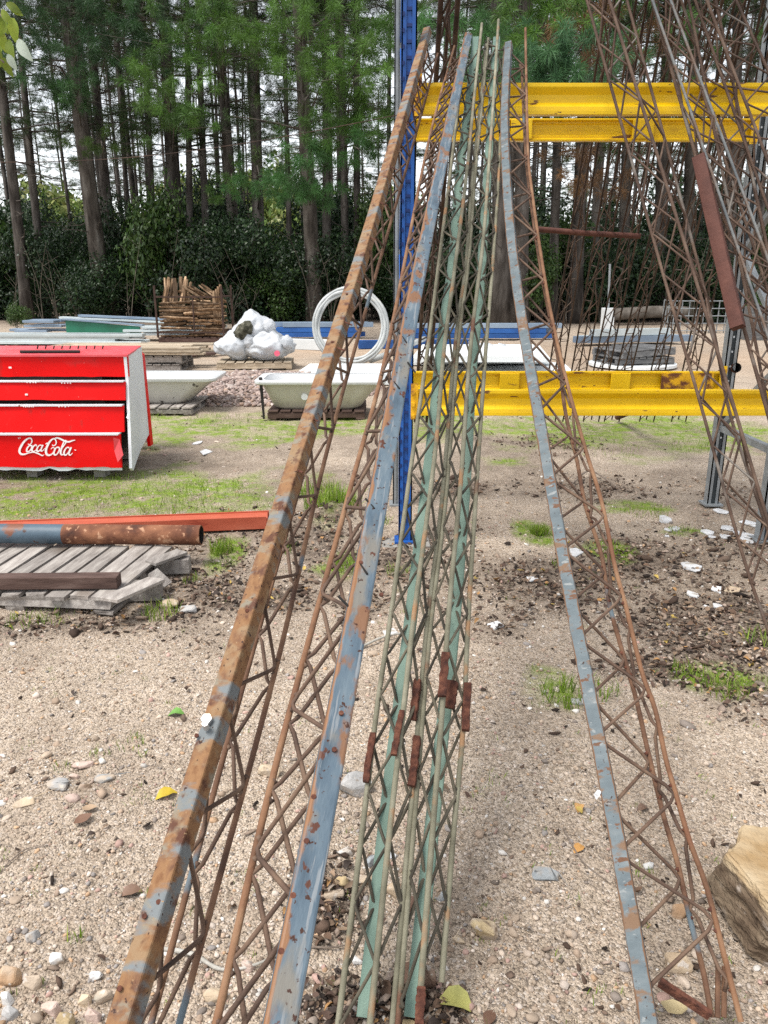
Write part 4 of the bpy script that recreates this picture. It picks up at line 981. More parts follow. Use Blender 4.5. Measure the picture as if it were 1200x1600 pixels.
def text_mesh(body, size, mtl, name, parent, loc, rot):
    cu = bpy.data.curves.new(name, 'FONT'); cu.body = body; cu.size = size; cu.extrude = .004
    tmp = bpy.data.objects.new(name+'_c', cu); link(tmp); dg = bpy.context.evaluated_depsgraph_get()
    me = bpy.data.meshes.new_from_object(tmp.evaluated_get(dg)); bpy.data.objects.remove(tmp); bpy.data.curves.remove(cu)
    me.name = name; me.materials.clear(); me.materials.append(mtl)
    o = bpy.data.objects.new(name, me); link(o); o.parent = parent; o.location = loc; o.rotation_euler = rot; return o
text_mesh('oidio', .14, MT['ink'], 'print', b2_, (-.22, -.475, .10), (R(84), 0, R(3)))
MB().tube([(.22,-.44,.17), (.22,-.475,.17)], .05, 12).build('pink_mark', MT['pink_ink'], b2_, local=True)

# ------------------------------------------------------------------ coil of white pipe
q = G(548, 573); ccx, ccy, R0 = q.x, q.y, .63
co = thing('pipe_coil', 'large upright coil of white plastic pipe leaning behind the bathtub', 'coil', (ccx, ccy, 0))
for k, (dr, dy) in enumerate([(0,0), (.055,.015), (-.055,.02), (.03,.06), (-.03,.065), (.06,.075)]):
    Rr = R0 + dr*.8; n = 56
    pts = [Vector((ccx+Rr*math.cos(2*math.pi*i/n), ccy+dy+.18*(1+math.sin(2*math.pi*i/n))*.5 + .01*math.sin(i*.7+k), R0+.085+Rr*math.sin(2*math.pi*i/n)+.006*math.sin(i*1.1+k*2))) for i in range(n)]
    MB().tube(pts, .029, 8, closed=True, cap=False).build('pipe_turn', MT['coil'], co, smooth=True)
q1 = P(600, 553, ccy+.1); q2 = P(664, 512, ccy+3.0)
o = MB().tube(catmull([Vector((q1.x-.25, ccy+.15, .10)), Vector((q1.x+.2, ccy+.8, .20)), Vector((q2.x, ccy+3.2, .26))], 6), .055, 10).build('plastic_pipe', MT['coil'], smooth=True); setp(o, 'white plastic pipe running off behind the coil toward the blue post', 'pipe')

# ------------------------------------------------------------------ stacked steel and timber in the rear
def long_piece(name, label, cat, px0, py0, px1, py1, z, w, h, m, group, Y=None, lift=0):
    a, b = G(px0, py0, z), G(px1, py1, z)
    return loose(name, label, cat, a, b, w, h, m, group=group, bev=.004)
GS = 'long steel pieces stacked behind the red cooler'
def stack_row(px0, px1, y_base, n, m, z0, dz, w, label, name='steel_profile', cat='steel profile', jit=.4, group=GS, h=.06, Ystep=.30):
    a0, b0 = G(px0, y_base), G(px1, y_base)
    for k in range(n):
        za = z0 + (k//2)*dz; yy = a0.y + (k % 2)*Ystep
        x0, x1 = a0.x + random.uniform(-jit, jit), b0.x + random.uniform(-jit, jit)
        loose(name, label + ', ' + ['lowest','second','third','fourth','fifth'][k//2] + ' layer ' + ('front' if k % 2 == 0 else 'back'), cat, (x0, yy, za), (x1, yy+random.uniform(-.15,.15), za), w, h, m, group=group, bev=.004)
for k in range(3): 
    pass
pallet('grey pallet carrying the stacked steel left of the firewood cage', (-8.6, 18.9, 0), R(90), 1.2, 1.0, 7, MT['wood_grey'], h=.14)
pallet('grey pallet under the green sheet stack', (-6.4, 18.9, 0), R(90), 1.2, 1.0, 7, MT['wood_grey'], h=.14)
stack_row(-60, 205, 543, 8, MT['galv_sheet'], .12, .055, .30, 'pale zinc profile in the front stack behind the red cooler')
stack_row(215, 330, 533, 6, MT['galv_sheet'], .18, .085, .32, 'pale zinc profile in the rear stack behind the red cooler', Ystep=.36)
stack_row(30, 100, 530, 8, MT['slate_prof'], .10, .12, .30, 'slate grey profile at the far left of the steel stacks', Ystep=.4)
a, b = P(103, 514, 20.3), P(221, 521, 20.0)
gs = thing('green_sheet', 'bottle green metal sheet standing on edge above the pale steel stack', 'sheet', ((a.x+b.x)/2, 20.2, .1))
mb = MB(); tlz, trz = P(103,500,20.3).z, P(205,509,20.1).z; GZ0 = .12
mb.add([(a.x,20.3,GZ0), (b.x,20.0,GZ0), (b.x-.05,20.03,trz-.02), (a.x,20.33,tlz), (a.x,20.36,GZ0), (b.x,20.06,GZ0), (b.x-.05,20.09,trz-.02), (a.x,20.39,tlz)], [(0,1,2,3), (7,6,5,4), (0,4,5,1), (1,5,6,2), (2,6,7,3), (3,7,4,0)])
mb.build('sheet_face', MT['green_sheet'], gs)
MB().bar((a.x-.05,20.34,tlz+.02), (b.x+.05,20.05,trz+.02), .16, .035).build('top_profile', MT['slate_prof'], gs)
for k, (dx, dz) in enumerate([(-.2,.07), (.3,.12)]):
    loose('steel_profile', 'slate grey profile lying along the top of the green sheet' if k == 0 else 'pale grey profile lying highest above the green sheet', 'steel profile', (a.x+dx, 20.55, tlz+dz-.02), (b.x+1.6+dx, 20.3, trz+dz-.02), .22, .05, MT['slate_prof'] if k else MT['galv_sheet'], group=GS)
MB_sup = MB(); pass
# timber stack right behind the cooler
GT = 'sawn boards stacked behind the red cooler'
q = G(240, 582)
for k in range(2):
    pallet(['lower grey pallet under the cream boards behind the cooler', 'upper grey pallet under the cream boards behind the cooler'][k], (q.x-.2, q.y+.6, k*.14), R(3*k), 1.3, 1.0, 8, MT['wood_grey'], h=.13)
for k in range(12):
    zz = .31 + (k//4)*.045; yy = q.y+.15+(k % 4)*.27
    loose('sawn_board', ['lowest','middle','topmost'][k//4] + ' layer cream sawn board behind the red cooler, ' + ['front','second','third','rear'][k%4] + ' row', 'board', (q.x-1.7+random.uniform(-.3,.3), yy, zz), (q.x+.75+random.uniform(-.35,.35), yy+random.uniform(-.06,.06), zz), .2, .035, MT['wood_pale'], group=GT)
q = G(300, 560)
for k in range(6):
    loose('sawn_board', ('upper pale' if k > 2 else 'lower dark') + ' sawn board left of the white sacks, ' + ['front','middle','rear'][k%3] + ' row', 'board', (q.x-1.6+random.uniform(-.2,.2), q.y+.2+(k%3)*.25, .05+.05*(k//3)), (q.x+.3+random.uniform(-.3,.3), q.y+.25+(k%3)*.25, .05+.05*(k//3)), .2, .045, MT['wood_pale'] if k > 2 else MT['wood_brown'], group=GT)
# blue profiles
GB = 'blue steel profiles along the edge of the trees'
for (p0, p1, yb, n, lab) in [(440, 570, 529, 6, 'blue steel profile lying behind the white coil'), (655, 870, 531, 5, 'blue steel profile lying behind the green towers')]:
    a0, b0 = G(p0, yb), G(p1, yb)
    for k in range(n):
        loose('steel_profile', lab + ', ' + ['bottom','middle','top'][k//2] + ' ' + ['front','rear'][k%2], 'steel profile', (a0.x+random.uniform(-.3,.3), a0.y+.2*(k % 2), .10+.13*(k//2)), (b0.x+random.uniform(-.3,.3), b0.y+.2*(k % 2)+.1, .10+.13*(k//2)), .17, .12, MT['blue_prof'] if k < n-2 else MT['slate_prof'], group=GB)
a, b = G(440, 545), G(506, 548); loose('plastic_profile', 'white plastic profile lying beside the white sacks', 'profile', (a.x, a.y, .12), (b.x+.3, b.y, .12), .25, .22, MT['pale_panel'])
a, b = G(560, 545), G(650, 543); loose('steel_profile', 'bright blue profile lying behind the lower rim of the coil', 'steel profile', (a.x, a.y, .10), (b.x+1.2, b.y, .10), .2, .18, MT['blue_prof'], group=GB)
# slabs and panels
def flat_quad(name, label, cat, corners, z, th, m, group=None):
    vs = [G(px, py, z) for px, py in corners]; c = sum(vs, Vector())/4
    mb = MB(); mb.add([(v.x-c.x, v.y-c.y, 0) for v in vs] + [(v.x-c.x, v.y-c.y, -th) for v in vs], [(0,1,2,3), (7,6,5,4), (0,4,5,1), (1,5,6,2), (2,6,7,3), (3,7,4,0)])
    o = mb.build(name, m, bevel=.004); o.location = c; return setp(o, label, cat, group)
flat_quad('panel', 'pale grey panel lying flat behind the cream bathtub', 'panel', [(448,592),(640,592),(622,568),(484,568)], .10, .09, MT['pale_panel'])
flat_quad('panel', 'white panel lying flat behind the lower beam and green towers', 'panel', [(690,588),(905,588),(880,566),(700,566)], .12, .11, MT['pale_panel'])
for k in range(3):
    flat_quad('panel', ['lowest white sheet of the stack behind the green towers', 'middle white sheet of the stack behind the green towers', 'topmost white sheet of the stack behind the green towers'][k], 'panel', [(640+k*6,562-k*3),(862-k*4,562-k*3),(842,538),(660,538)], .12+.14*k, .10, MT['pale_panel'], 'white sheets behind the green towers')
q = G(760, 580); o = bag('white sack with rust-coloured stain on the panel behind the green towers', (q.x, q.y+.5, .12+.16), (.40,.25,.15), 3.7)
# round board with dark pallets
q = G(1008, 580); rb = MB(); rb.tube([(0,0,0), (0,0,.05)], .78, 40); o = rb.build('round_board', MT['pale_panel']); o.location = (q.x, q.y+.75, .02); setp(o, 'round white board under the dark grey pallets', 'board')
for k in range(2):
    pallet(['lower dark grey pallet on the round white board', 'upper dark grey pallet on the round white board, slightly askew'][k], (q.x, q.y+.75, .075+.14*k), R(12+8*k), 1.15, .95, 8, MT['wood_dkgrey'], h=.13, tilt=(0, R(-2*k)))
# zinc bundle and posts on the right
a, b = G(898, 540), G(1078, 537)
for k in range(3): loose('steel_profile', ['front zinc profile on the ground left of the wire cage', 'rear zinc profile on the ground left of the wire cage', 'top zinc profile of the bundle left of the wire cage'][k], 'steel profile', (a.x+.2*k, a.y+.3*(k % 2), .14+(.16 if k == 2 else 0)), (b.x-.3*k, b.y+.3*(k % 2), .14+(.16 if k == 2 else 0)), .28, .15, MT['slate_prof'] if k == 0 else MT['galv_sheet'], group='zinc profiles by the wire cage')
pallet('small wooden pallet in front of the zinc profiles', (G(1000,548).x, G(1000,548).y, 0), 0, 1.2, .5, 6, MT['wood_dkgrey'], h=.12)
q = G(953, 528)
wp = thing('white_post', 'white post with thin pole behind the zinc profiles', 'post', (q.x, q.y+.4, 0))
MB().box((q.x, q.y+.4, .38), (.30, .26, .76), jit=.015).build('post_box', MT['pale_panel'], wp); MB().tube([(q.x,q.y+.4,.76), (q.x-.05,q.y+.4,1.9)], .03, 8).build('pole', MT['galv'], wp)
q = G(1090, 520)
wc = thing('wire_cage', 'pale grey wire cage standing by the trees behind the right lattice tower', 'cage', (q.x, q.y, 0))
for k in range(8): MB().tube([(q.x-.75+k*.215, q.y, .0), (q.x-.75+k*.215, q.y, .92)], .016, 6).build('bar', MT['galv'], wc)
for k in range(5): MB().tube([(q.x-.78, q.y-.03, .06+k*.21), (q.x+.79, q.y-.03, .06+k*.21)], .016, 6).build('bar', MT['galv'], wc)
for k in range(5): MB().tube([(q.x-.75, q.y, .06+k*.21), (q.x-.75, q.y+.9, .06+k*.21)], .016, 6).build('bar', MT['galv'], wc)
for k in range(4): MB().tube([(q.x-.75, q.y+.25+k*.22, .0), (q.x-.75, q.y+.25+k*.22, .92)], .016, 6).build('bar', MT['galv'], wc)
a, b = G(985, 508), G(1060, 506)
t = thing('fallen_log', 'grey fallen log lying under the trees left of the wire cage', 'log', (a.x, a.y, 0))
MT['log_bark'] = mat('grey_log_bark', [(.3,(.09,.075,.06)), (.7,(.20,.175,.15))], 4, rough=.95, bump=.6, bscale=14)
MB().tube(catmull([a+Vector((-.6,0,.35)), a.lerp(b,.5)+Vector((0,0,.42)), b+Vector((.3,0,.38))], 5), .20, 12).build('trunk', MT['log_bark'], t, smooth=True)
for px, py, hh in ((1180, 532, .85),):
    q = G(px, py); MB_ = MB(); MB_.box((0,0,hh/2), (.9,.7,hh), jit=.04); o = MB_.build('crate', MT['wood_dkgrey'], bevel=.01); o.location = (q.x+.25, q.y+.3, 0); setp(o, 'weathered dark crate at the right edge below the trees', 'crate')

# ------------------------------------------------------------------ stones, gravel, litter, grass
MT['stone_attr'] = mat('mixed_pebble', [(.3,(.75,.75,.75)), (.7,(1.1,1.1,1.1))], 25, rough=.9, bump=.3, bscale=90, attr='Col', spec=.2)
MT['leaf_attr'] = mat('dry_leaf', [(.3,(.7,.7,.7)), (.7,(1.1,1.1,1.1))], 20, rough=.75, bump=.2, bscale=60, attr='Col', spec=.3)
MT['grass_attr'] = mat('grass_blade', [(.3,(.8,.8,.8)), (.7,(1.1,1.1,1.1))], 6, rough=.6, bump=0, attr='Col', trans=.35)
MT['needle_attr'] = mat('pine_needles', [(.3,(.75,.75,.75)), (.7,(1.15,1.15,1.15))], .9, rough=.55, bump=0, attr='Col', trans=.3)
MT['leafy_attr'] = mat('broad_leaves', [(.3,(.7,.7,.7)), (.7,(1.2,1.2,1.2))], .8, rough=.45, bump=0, attr='Col', trans=.25)

def ico_templates(T, sub=1, amp=.25, ang=True):
    bm = bmesh.new(); bmesh.ops.create_icosphere(bm, subdivisions=sub, radius=1); bm.verts.ensure_lookup_table()
    v = np.array([list(q.co) for q in bm.verts]); f = np.array([[q.index for q in p.verts] for p in bm.faces]); bm.free()
    out = []
    for t in range(T):
        k = 1 + rng.uniform(-amp, amp, len(v)); w = v*k[:, None]
        for _ in range(4 if ang else 0):                 # shave flat facets
            d = rng.normal(size=3); d /= np.linalg.norm(d); h = rng.uniform(.45,.8); s = w @ d; w = w - np.clip(s-h, 0, None)[:, None]*d
        out.append(w)
    return np.stack(out), f
def pick_cols(N, pal):
    p = np.array([q[:3] for q in pal]); w = np.array([q[3] for q in pal], float); w /= w.sum()
    c = p[rng.choice(len(p), N, p=w)]; return c*rng.uniform(.75, 1.2, (N, 1))
PEB = [(.42,.33,.25,6), (.50,.41,.33,5), (.36,.27,.20,4), (.55,.47,.40,3), (.48,.32,.20,2), (.30,.27,.25,2), (.66,.62,.57,2), (.45,.30,.25,2), (.25,.21,.18,1.5), (.20,.16,.13,1)]
def frustum_pts(N, y0, y1, spread=.62, extra=.4, power=2.0):
    """places over the ground, thinning out with distance"""
    u = rng.uniform(0, 1, N); y = y0*(y1/y0)**u
    x = rng.uniform(-1, 1, N)*(extra + y*spread); return x, y
ti, fi = ico_templates(8, 1, .28)
N = 56000
x, y = frustum_pts(N, .7, 6.5, .56, .35)
keep = rng.uniform(0,1,N) < .25+.75*np.clip(fbm(x*1.3, y*1.3, 3, 51)*1.6-.25, 0, 1); x, y = x[keep], y[keep]; N = len(x)
r = .0027*np.exp(rng.normal(0, .50, N))*(1+.08*y); r = np.clip(r, .0012, .016)
pos = np.stack([x, y, gz(x, y)+r*.25], 1)
scl = np.stack([r*rng.uniform(.8,1.5,N), r*rng.uniform(.8,1.3,N), r*rng.uniform(.5,.95,N)], 1)
o = scatter('gravel', ti, fi, pos, rotmats(rng.uniform(0,6.3,N), rng.uniform(-.4,.4,N), rng.uniform(-.4,.4,N)), scl, pick_cols(N, PEB), MT['stone_attr'])
setp(o, 'loose sandy gravel and small pebbles over the yard', 'gravel', kind='stuff')
# pebbles a little larger
N = 1500; x, y = frustum_pts(N, .85, 8, .55, .3)
keep = (fbm(x*.8, y*.8, 3, 61) > .44); x, y = x[keep], y[keep]; N = len(x)
r = np.clip(.0075*np.exp(rng.normal(0, .45, N)), .004, .022)
pos = np.stack([x, y, gz(x, y)+r*.15], 1); scl = np.stack([r*rng.uniform(.8,1.6,N), r*rng.uniform(.7,1.2,N), r*rng.uniform(.4,.8,N)], 1)
ti2, fi2 = ico_templates(8, 2, .06)
o = scatter('pebbles', ti2, fi2, pos, rotmats(rng.uniform(0,6.3,N), rng.uniform(-.3,.3,N), rng.uniform(-.3,.3,N)), scl, pick_cols(N, PEB), MT['stone_attr'])
setp(o, 'small stones scattered over the sandy ground', 'pebbles', kind='stuff')
# gravel heap behind the bathtubs
hc, hrx, hry = (G(385, 612)), 1.9, 1.7
N = 9000; a = rng.uniform(0, 6.283, N); rr = np.sqrt(rng.uniform(0,1,N)); x = hc.x+.1+np.cos(a)*rr*hrx; y = hc.y+.4+np.sin(a)*rr*hry
hh = .17*(1-rr**2)*(.7+.6*fbm(x*2, y*2, 3, 71))
r = .022*np.exp(rng.normal(0,.35,N)); pos = np.stack([x, y, hh], 1); scl = np.stack([r*1.2, r, r*.7], 1)
o = scatter('gravel_heap', ti, fi, pos, rotmats(rng.uniform(0,6.3,N), rng.uniform(-.6,.6,N), rng.uniform(-.6,.6,N)), scl, pick_cols(N, [(.33,.25,.22,4), (.42,.33,.29,4), (.25,.19,.17,2), (.50,.43,.39,2), (.38,.27,.21,2)]), MT['stone_attr'])
setp(o, 'low heap of pinkish grey gravel behind the bathtubs', 'gravel', kind='stuff')
# dry leaves
def leaf_templates(T, nu=4):
    out = []
    for t in range(T):
        vs = []; bend = rng.uniform(.3, 1.3)*rng.choice([-1,1]); fold = rng.uniform(.2,.8)
        for i in range(nu+1):
            u = i/nu; w = math.sin(math.pi*min(1,u*.96+.02))**.8*.34
            z = bend*(u-.5)**2*.8 + rng.uniform(-.04,.04)
            for s in (-1, 0, 1): vs.append((u-.5, s*w, z + abs(s)*w*fold + rng.uniform(-.03,.03)))
        out.append(vs)
    f = []
    for i in range(nu):
        for j in range(2): a = i*3+j; f.append((a, a+3, a+4, a+1))
    return np.array(out), np.array(f)
tl_, fl_ = leaf_templates(10)
LEAF = [(.14,.085,.055,5), (.09,.055,.04,5), (.22,.15,.10,4), (.30,.21,.14,2), (.05,.035,.028,4), (.36,.20,.08,1), (.42,.30,.08,.5), (.33,.27,.22,2)]
def in_mask(N, es, y0, y1, floor=.05, seed=5):
    x, y = frustum_pts(N, y0, y1, .58, .35); m = mask(x, y, es, .7, seed); k = rng.uniform(0,1,N) < np.maximum(m, floor); return x[k], y[k]
x, y = in_mask(26000, LITTER, .85, 9, .006)
N = len(x); s = rng.uniform(.010,.034,N)*(1+.07*y); pos = np.stack([x, y, gz(x,y)+.004+rng.uniform(0,.012,N)], 1)
o = scatter('leaf_litter', tl_, fl_, pos, rotmats(rng.uniform(0,6.3,N), rng.uniform(-.6,.6,N), rng.uniform(-.5,.5,N)), np.stack([s, s*rng.uniform(.35,1.1,N), s], 1), pick_cols(N, LEAF), MT['leaf_attr'], smooth=True)
setp(o, 'dry brown leaves and bark scraps littering the soil', 'leaf litter', kind='stuff')
x = np.concatenate([mc.x+rng.normal(0,.17,900)]); y = np.concatenate([mc.y+rng.normal(0,.18,900)]); N = 900; s = rng.uniform(.02,.06,N)
x, y = in_mask(70000, LITTER, .8, 9.5, .018, 5); N = len(x); r = .0042*np.exp(rng.normal(0,.5,N))*(1+.10*y)
pos = np.stack([x, y, gz(x,y)+r*.3+rng.uniform(0,.006,N)], 1)
o = scatter('bark_chips', ti, fi, pos, rotmats(rng.uniform(0,6.3,N), rng.uniform(-.6,.6,N), rng.uniform(-.6,.6,N)), np.stack([r*rng.uniform(1,2.4,N), r*rng.uniform(.6,1.2,N), r*rng.uniform(.25,.6,N)], 1), pick_cols(N, [(.10,.066,.048,5), (.06,.04,.03,4), (.17,.12,.09,4), (.28,.21,.16,3), (.40,.31,.25,2), (.03,.022,.018,3)]), MT['stone_attr'])
setp(o, 'dark crumbs of bark and rotted leaf on the soil', 'litter', kind='stuff')
# grass
gt = []
for t in range(8):
    b = rng.uniform(.1,.6); w = .03; vs = [(-w,0,0), (w,0,0), (-w*.8,b*.25,.5), (w*.8,b*.25,.5), (0,b,1.0-b*.3)]; gt.append(vs)
gt = np.array(gt); gf = np.array([(0,1,3,2), (2,3,4,4)])
gfa = np.array([(0,1,3), (0,3,2), (2,3,4)])
xs, ys, hs_ = [], [], []
x, y = in_mask(260000, GRASS, 2.2, 12, .0, 3); clump = fbm(x*5, y*5, 3, 81); k = clump > .45; x, y = x[k], y[k]; xs.append(x); ys.append(y); hs_.append(rng.uniform(.010,.032,len(x)))
def tuft(px, py, n, rad, h):
    c = G(px, py); a = rng.uniform(0,6.28,n); r = rad*np.sqrt(rng.uniform(0,1,n)); xs.append(c.x+r*np.cos(a)); ys.append(c.y+r*np.sin(a)); hs_.append(rng.uniform(.5,1,n)*h)
for (px,py,n,rad,h) in [(843,832,500,.055,.07),(885,1085,90,.10,.10),(940,1078,60,.08,.07),(1075,1050,50,.07,.07),(1130,1075,60,.10,.08),(520,800,350,.20,.16),(545,885,120,.10,.10),(500,770,200,.16,.14),(440,860,60,.08,.09),(345,860,120,.07,.12),(250,958,90,.09,.09),(300,905,40,.06,.06),
        (40,970,60,.10,.06),(90,965,40,.08,.06),(205,1160,30,.06,.04),(100,1200,18,.03,.03),(118,1465,12,.02,.05),(960,860,80,.10,.06),(1010,800,150,.15,.05),(1065,830,60,.08,.05),(270,795,120,.25,.09),(330,765,160,.30,.08),(200,760,160,.35,.08),(100,790,200,.3,.05),(1190,1000,40,.08,.10),(770,1210,16,.05,.03),(750,1235,12,.04,.03),(690,1090,10,.03,.03),(1010,1360,14,.03,.04),(870,880,30,.05,.05),(620,890,50,.08,.06),(155,1180,20,.04,.03),(1090,700,160,.3,.07),(940,700,200,.4,.05),(215,650,150,.3,.08),(340,655,150,.4,.06),(590,820,50,.1,.10)]:
    tuft(px, py, n, rad, h)
nsp = 260; sx_, sy_ = frustum_pts(nsp, .9, 6, .55, .2)
for a_, b_ in zip(sx_, sy_):
    n = int(rng.integers(3, 9)); xs.append(a_+rng.normal(0,.012,n)); ys.append(b_+rng.normal(0,.012,n)); hs_.append(rng.uniform(.008,.024,n))
x, y, h = np.concatenate(xs), np.concatenate(ys), np.concatenate(hs_); N = len(x)
pos = np.stack([x, y, gz(x,y)-.002], 1); h = h*1.15; wv = np.clip(.6*(h**.5)/.22, .35, 1.2)
GC = [(.18,.30,.022,5), (.24,.36,.03,4), (.13,.22,.02,3), (.30,.38,.06,2), (.36,.32,.15,1.2)]
o = scatter('grass', gt, gfa, pos, rotmats(rng.uniform(0,6.3,N), rng.uniform(-.35,.35,N), rng.uniform(-.35,.35,N)), np.stack([.10*np.ones(N)*wv*.9, h, h], 1), pick_cols(N, GC), MT['grass_attr'])
setp(o, 'short bright green grass growing in patches on the soil', 'grass', kind='stuff')

# single stones
SC = {'grey': [(.3,(.26,.26,.255)), (.6,(.38,.37,.36)), (.8,(.46,.45,.44))], 'white': [(.3,(.55,.54,.52)), (.7,(.70,.69,.67))], 'orange': [(.3,(.31,.19,.11)), (.6,(.45,.30,.18)), (.8,(.52,.40,.28))],
      'ochre': [(.3,(.33,.24,.13)), (.55,(.47,.37,.22)), (.8,(.54,.46,.33))], 'pink': [(.3,(.40,.29,.24)), (.7,(.55,.43,.37))], 'tan': [(.3,(.40,.30,.20)), (.7,(.54,.44,.32))], 'green': [(.3,(.17,.19,.16)), (.7,(.28,.30,.26))], 'brown': [(.3,(.12,.07,.05)), (.7,(.24,.15,.11))], 'bluegrey': [(.3,(.22,.24,.25)), (.7,(.34,.36,.37))]}
SM = {k: mat(k+'_stone', v, 14, rough=.92, bump=.5, bscale=45, rnd=.12, spec=.2, spots=[(9,.5,.66,(.42,.34,.26)), (22,.60,.70,(.18,.13,.09)), (40,.62,.7,(.5,.44,.38))]) for k, v in SC.items()}
def stone(px, py, wpx, hpx, kind, label, flat=1.0, name='stone', seed=None, depth=None, z0=None):
    rs = np.random.default_rng(int(px*7+py*13))
    c = G(px, py+hpx*.35); zc = depth_of(c.y, 0); w = wpx/FPX*zc
    ang = math.asin(min(.98, (CAMZ)/math.hypot(CAMZ, c.y)))
    vis = hpx/FPX*zc                                             # seen height = d*sin + h*cos
    h = max(.3*vis, vis*flat/ max(.35, math.cos(ang))*.6); d = max(w*.6, (vis-h*math.cos(ang))/max(.3, math.sin(ang)))
    bm = bmesh.new()
    for k in range(17):
        v = rs.normal(size=3); v /= np.linalg.norm(v); v = np.sign(v)*np.abs(v)**.75
        bm.verts.new((v[0]*w*.5, v[1]*d*.5, v[2]*h*.55))
    bmesh.ops.convex_hull(bm, input=bm.verts)
    for v in [v for v in bm.verts if not v.link_faces]: bm.verts.remove(v)
    bmesh.ops.bevel(bm, geom=list(bm.edges), offset=w*.035, segments=1, affect='EDGES')
    me = bpy.data.meshes.new(name); bm.to_mesh(me); bm.free(); me.materials.append(SM[kind])
    o = bpy.data.objects.new(name, me); link(o); o.location = (c.x, c.y + d*.12, float(gz(c.x, c.y)[0]) + h*.20); o.rotation_euler = (0, 0, rs.uniform(-.3,.3))
    return setp(o, label, 'stone', 'loose stones on the sandy ground')
for s in [(52,1456,28,22,'grey','rough grey stone at the left, above the pale squarish one'), (89,1490,28,26,'white','squarish pale grey stone left of the ochre tube foot'), (12,1515,46,40,'orange','orange-brown stone cut by the left edge of the picture'),
          (50,1525,32,34,'ochre','ochre stone between the pale squarish stone and the left edge'), (10,1551,28,28,'white','smooth white stone at the left edge near the bottom'), (78,1571,36,32,'pink','pale pink stone near the bottom left corner'),
          (101,1586,30,40,'ochre','mustard stone at the bottom edge, right of the pink one'), (144,1577,30,28,'pink','pinkish grey stone at the bottom beside the ochre tube'), (14,1575,30,26,'grey','light grey stone in the bottom left corner'),
          (131,1553,24,30,'tan','tan stone touching the ochre tube near the bottom'), (160,1548,30,28,'green','greenish grey stone half behind the ochre tube'), (148,1517,24,18,'white','pale flat stone beside the lower ochre tube'),
          (92,1223,48,20,'grey','flat grey slab stone in the small cluster at left'), (132,1227,22,16,'brown','red-brown stone in the small cluster at left'), (115,1210,20,14,'pink','pinkish pebble at the top of the small cluster at left'), (163,1213,34,16,'bluegrey','blue-grey slab at the right of the small cluster at left'),
          (129,1194,40,16,'pink','wide pink stone behind the small cluster at left'), (112,1244,28,16,'pink','pale stone at the front of the small cluster at left'), (35,1250,40,14,'tan','flat tan stone at the left edge beside the cluster'),
          (540,1321,28,18,'white','white stone right of the slate blue tube'), (535,1367,30,20,'ochre','upper ochre stone beside the slate blue tube'), (522,1387,38,26,'tan','lower tan stone beside the slate blue tube'), (585,1336,28,26,'bluegrey','blue-grey stone behind the left green spine'),
          (572,1365,32,24,'tan','cream stone behind the left green tower'), (616,1380,34,34,'tan','tan stone between the two green spines'), (643,1400,30,34,'brown','red-brown stone behind the middle rods'), (756,1440,50,56,'ochre','large ochre stone right of the green towers'),
          (717,1457,24,16,'tan','small tan stone left of the large ochre stone'), (655,1510,66,60,'brown','large brown stone under the feet of the green towers'), (558,1489,24,16,'white','white chip left of the green tower feet'), (690,1385,26,26,'bluegrey','blue-grey stone right of the green towers'),
          (556,1213,58,56,'grey','big half-buried pale slab between slate blue tube and green towers'), (421,1195,38,34,'tan','pale orange stone behind the slate blue tower rods'), (849,1356,52,18,'bluegrey','long blue-grey slab lying left of the bowed tube'), (1062,1494,54,34,'tan','flat tan stone inside the foot of the bowed tower'),
          (1064,1412,30,34,'orange','orange stone leaning inside the bowed tower'), (1015,1345,22,14,'white','pale pebble by the bowed tube'), (292,946,36,20,'grey','dark grey stone beside the broken pallet'), (264,938,32,24,'tan','cream stone touching the broken pallet corner'),
          (445,1420,0.1,0.1,'grey','') ]:
    if s[2] < 1: continue
    stone(*s)
stone(640, 1594, 30, 26, 'ochre', 'ochre stone at the bottom edge under the green towers')
stone(905, 1090, 26, 14, 'grey', 'small grey stone in the grass beside the bowed tube')
stone(495, 1385, 22, 18, 'brown', 'dark stone against the slate blue tube')
stone(335, 1545, 40, 30, 'tan', 'tan stone behind the rods of the ochre tower')
stone(385, 1500, 30, 24, 'pink', 'pink stone between the two left towers')
# the big rock
bm = bmesh.new(); bmesh.ops.create_cube(bm, size=1); bmesh.ops.subdivide_edges(bm, edges=list(bm.edges), cuts=44, use_grid_fill=True)
CUTS = [(Vector(d).normalized(), h) for d, h in [((-1,-.25,.12),.190), ((-.7,-1,-.25),.205), ((.1,-1,-.75),.150), ((-.9,.6,.3),.20), ((.05,-1,.12),.140), ((.6,-1,-.9),.15), ((-.6,-.2,-1),.165), ((-1,0,-.6),.205), ((-.8,-.6,.9),.215)]]
for v in bm.verts:
    p = Vector((v.co.x*.46, v.co.y*.30, v.co.z*.175))
    top = p.z > .084
    for d, h in CUTS:
        s_ = p.dot(d) - h
        if s_ > 0: p -= d*s_
    q = p.z*.9 + p.x*.35 + p.y*.25
    lay = math.floor(q*42 + 1.6*noise.noise(p*7))
    st_ = (noise.noise(Vector((lay*3.7, 1.3, 2.2)))*.006 + noise.noise(Vector((p.x*6, p.y*6, lay*1.9)))*.009)
    out = Vector((p.x, p.y*1.6, 0)); out = out.normalized() if out.length > 1e-5 else Vector((0,0,0))
    if not top: p += out*st_
    dn = p.normalized()
    p += dn*(noise.noise(p*8)*.008 + noise.noise(p*22)*.005 + noise.noise(p*60)*.0028 + noise.noise(p*140)*.0012)
    v.co = p
me = bpy.data.meshes.new('boulder'); bm.to_mesh(me); bm.free()
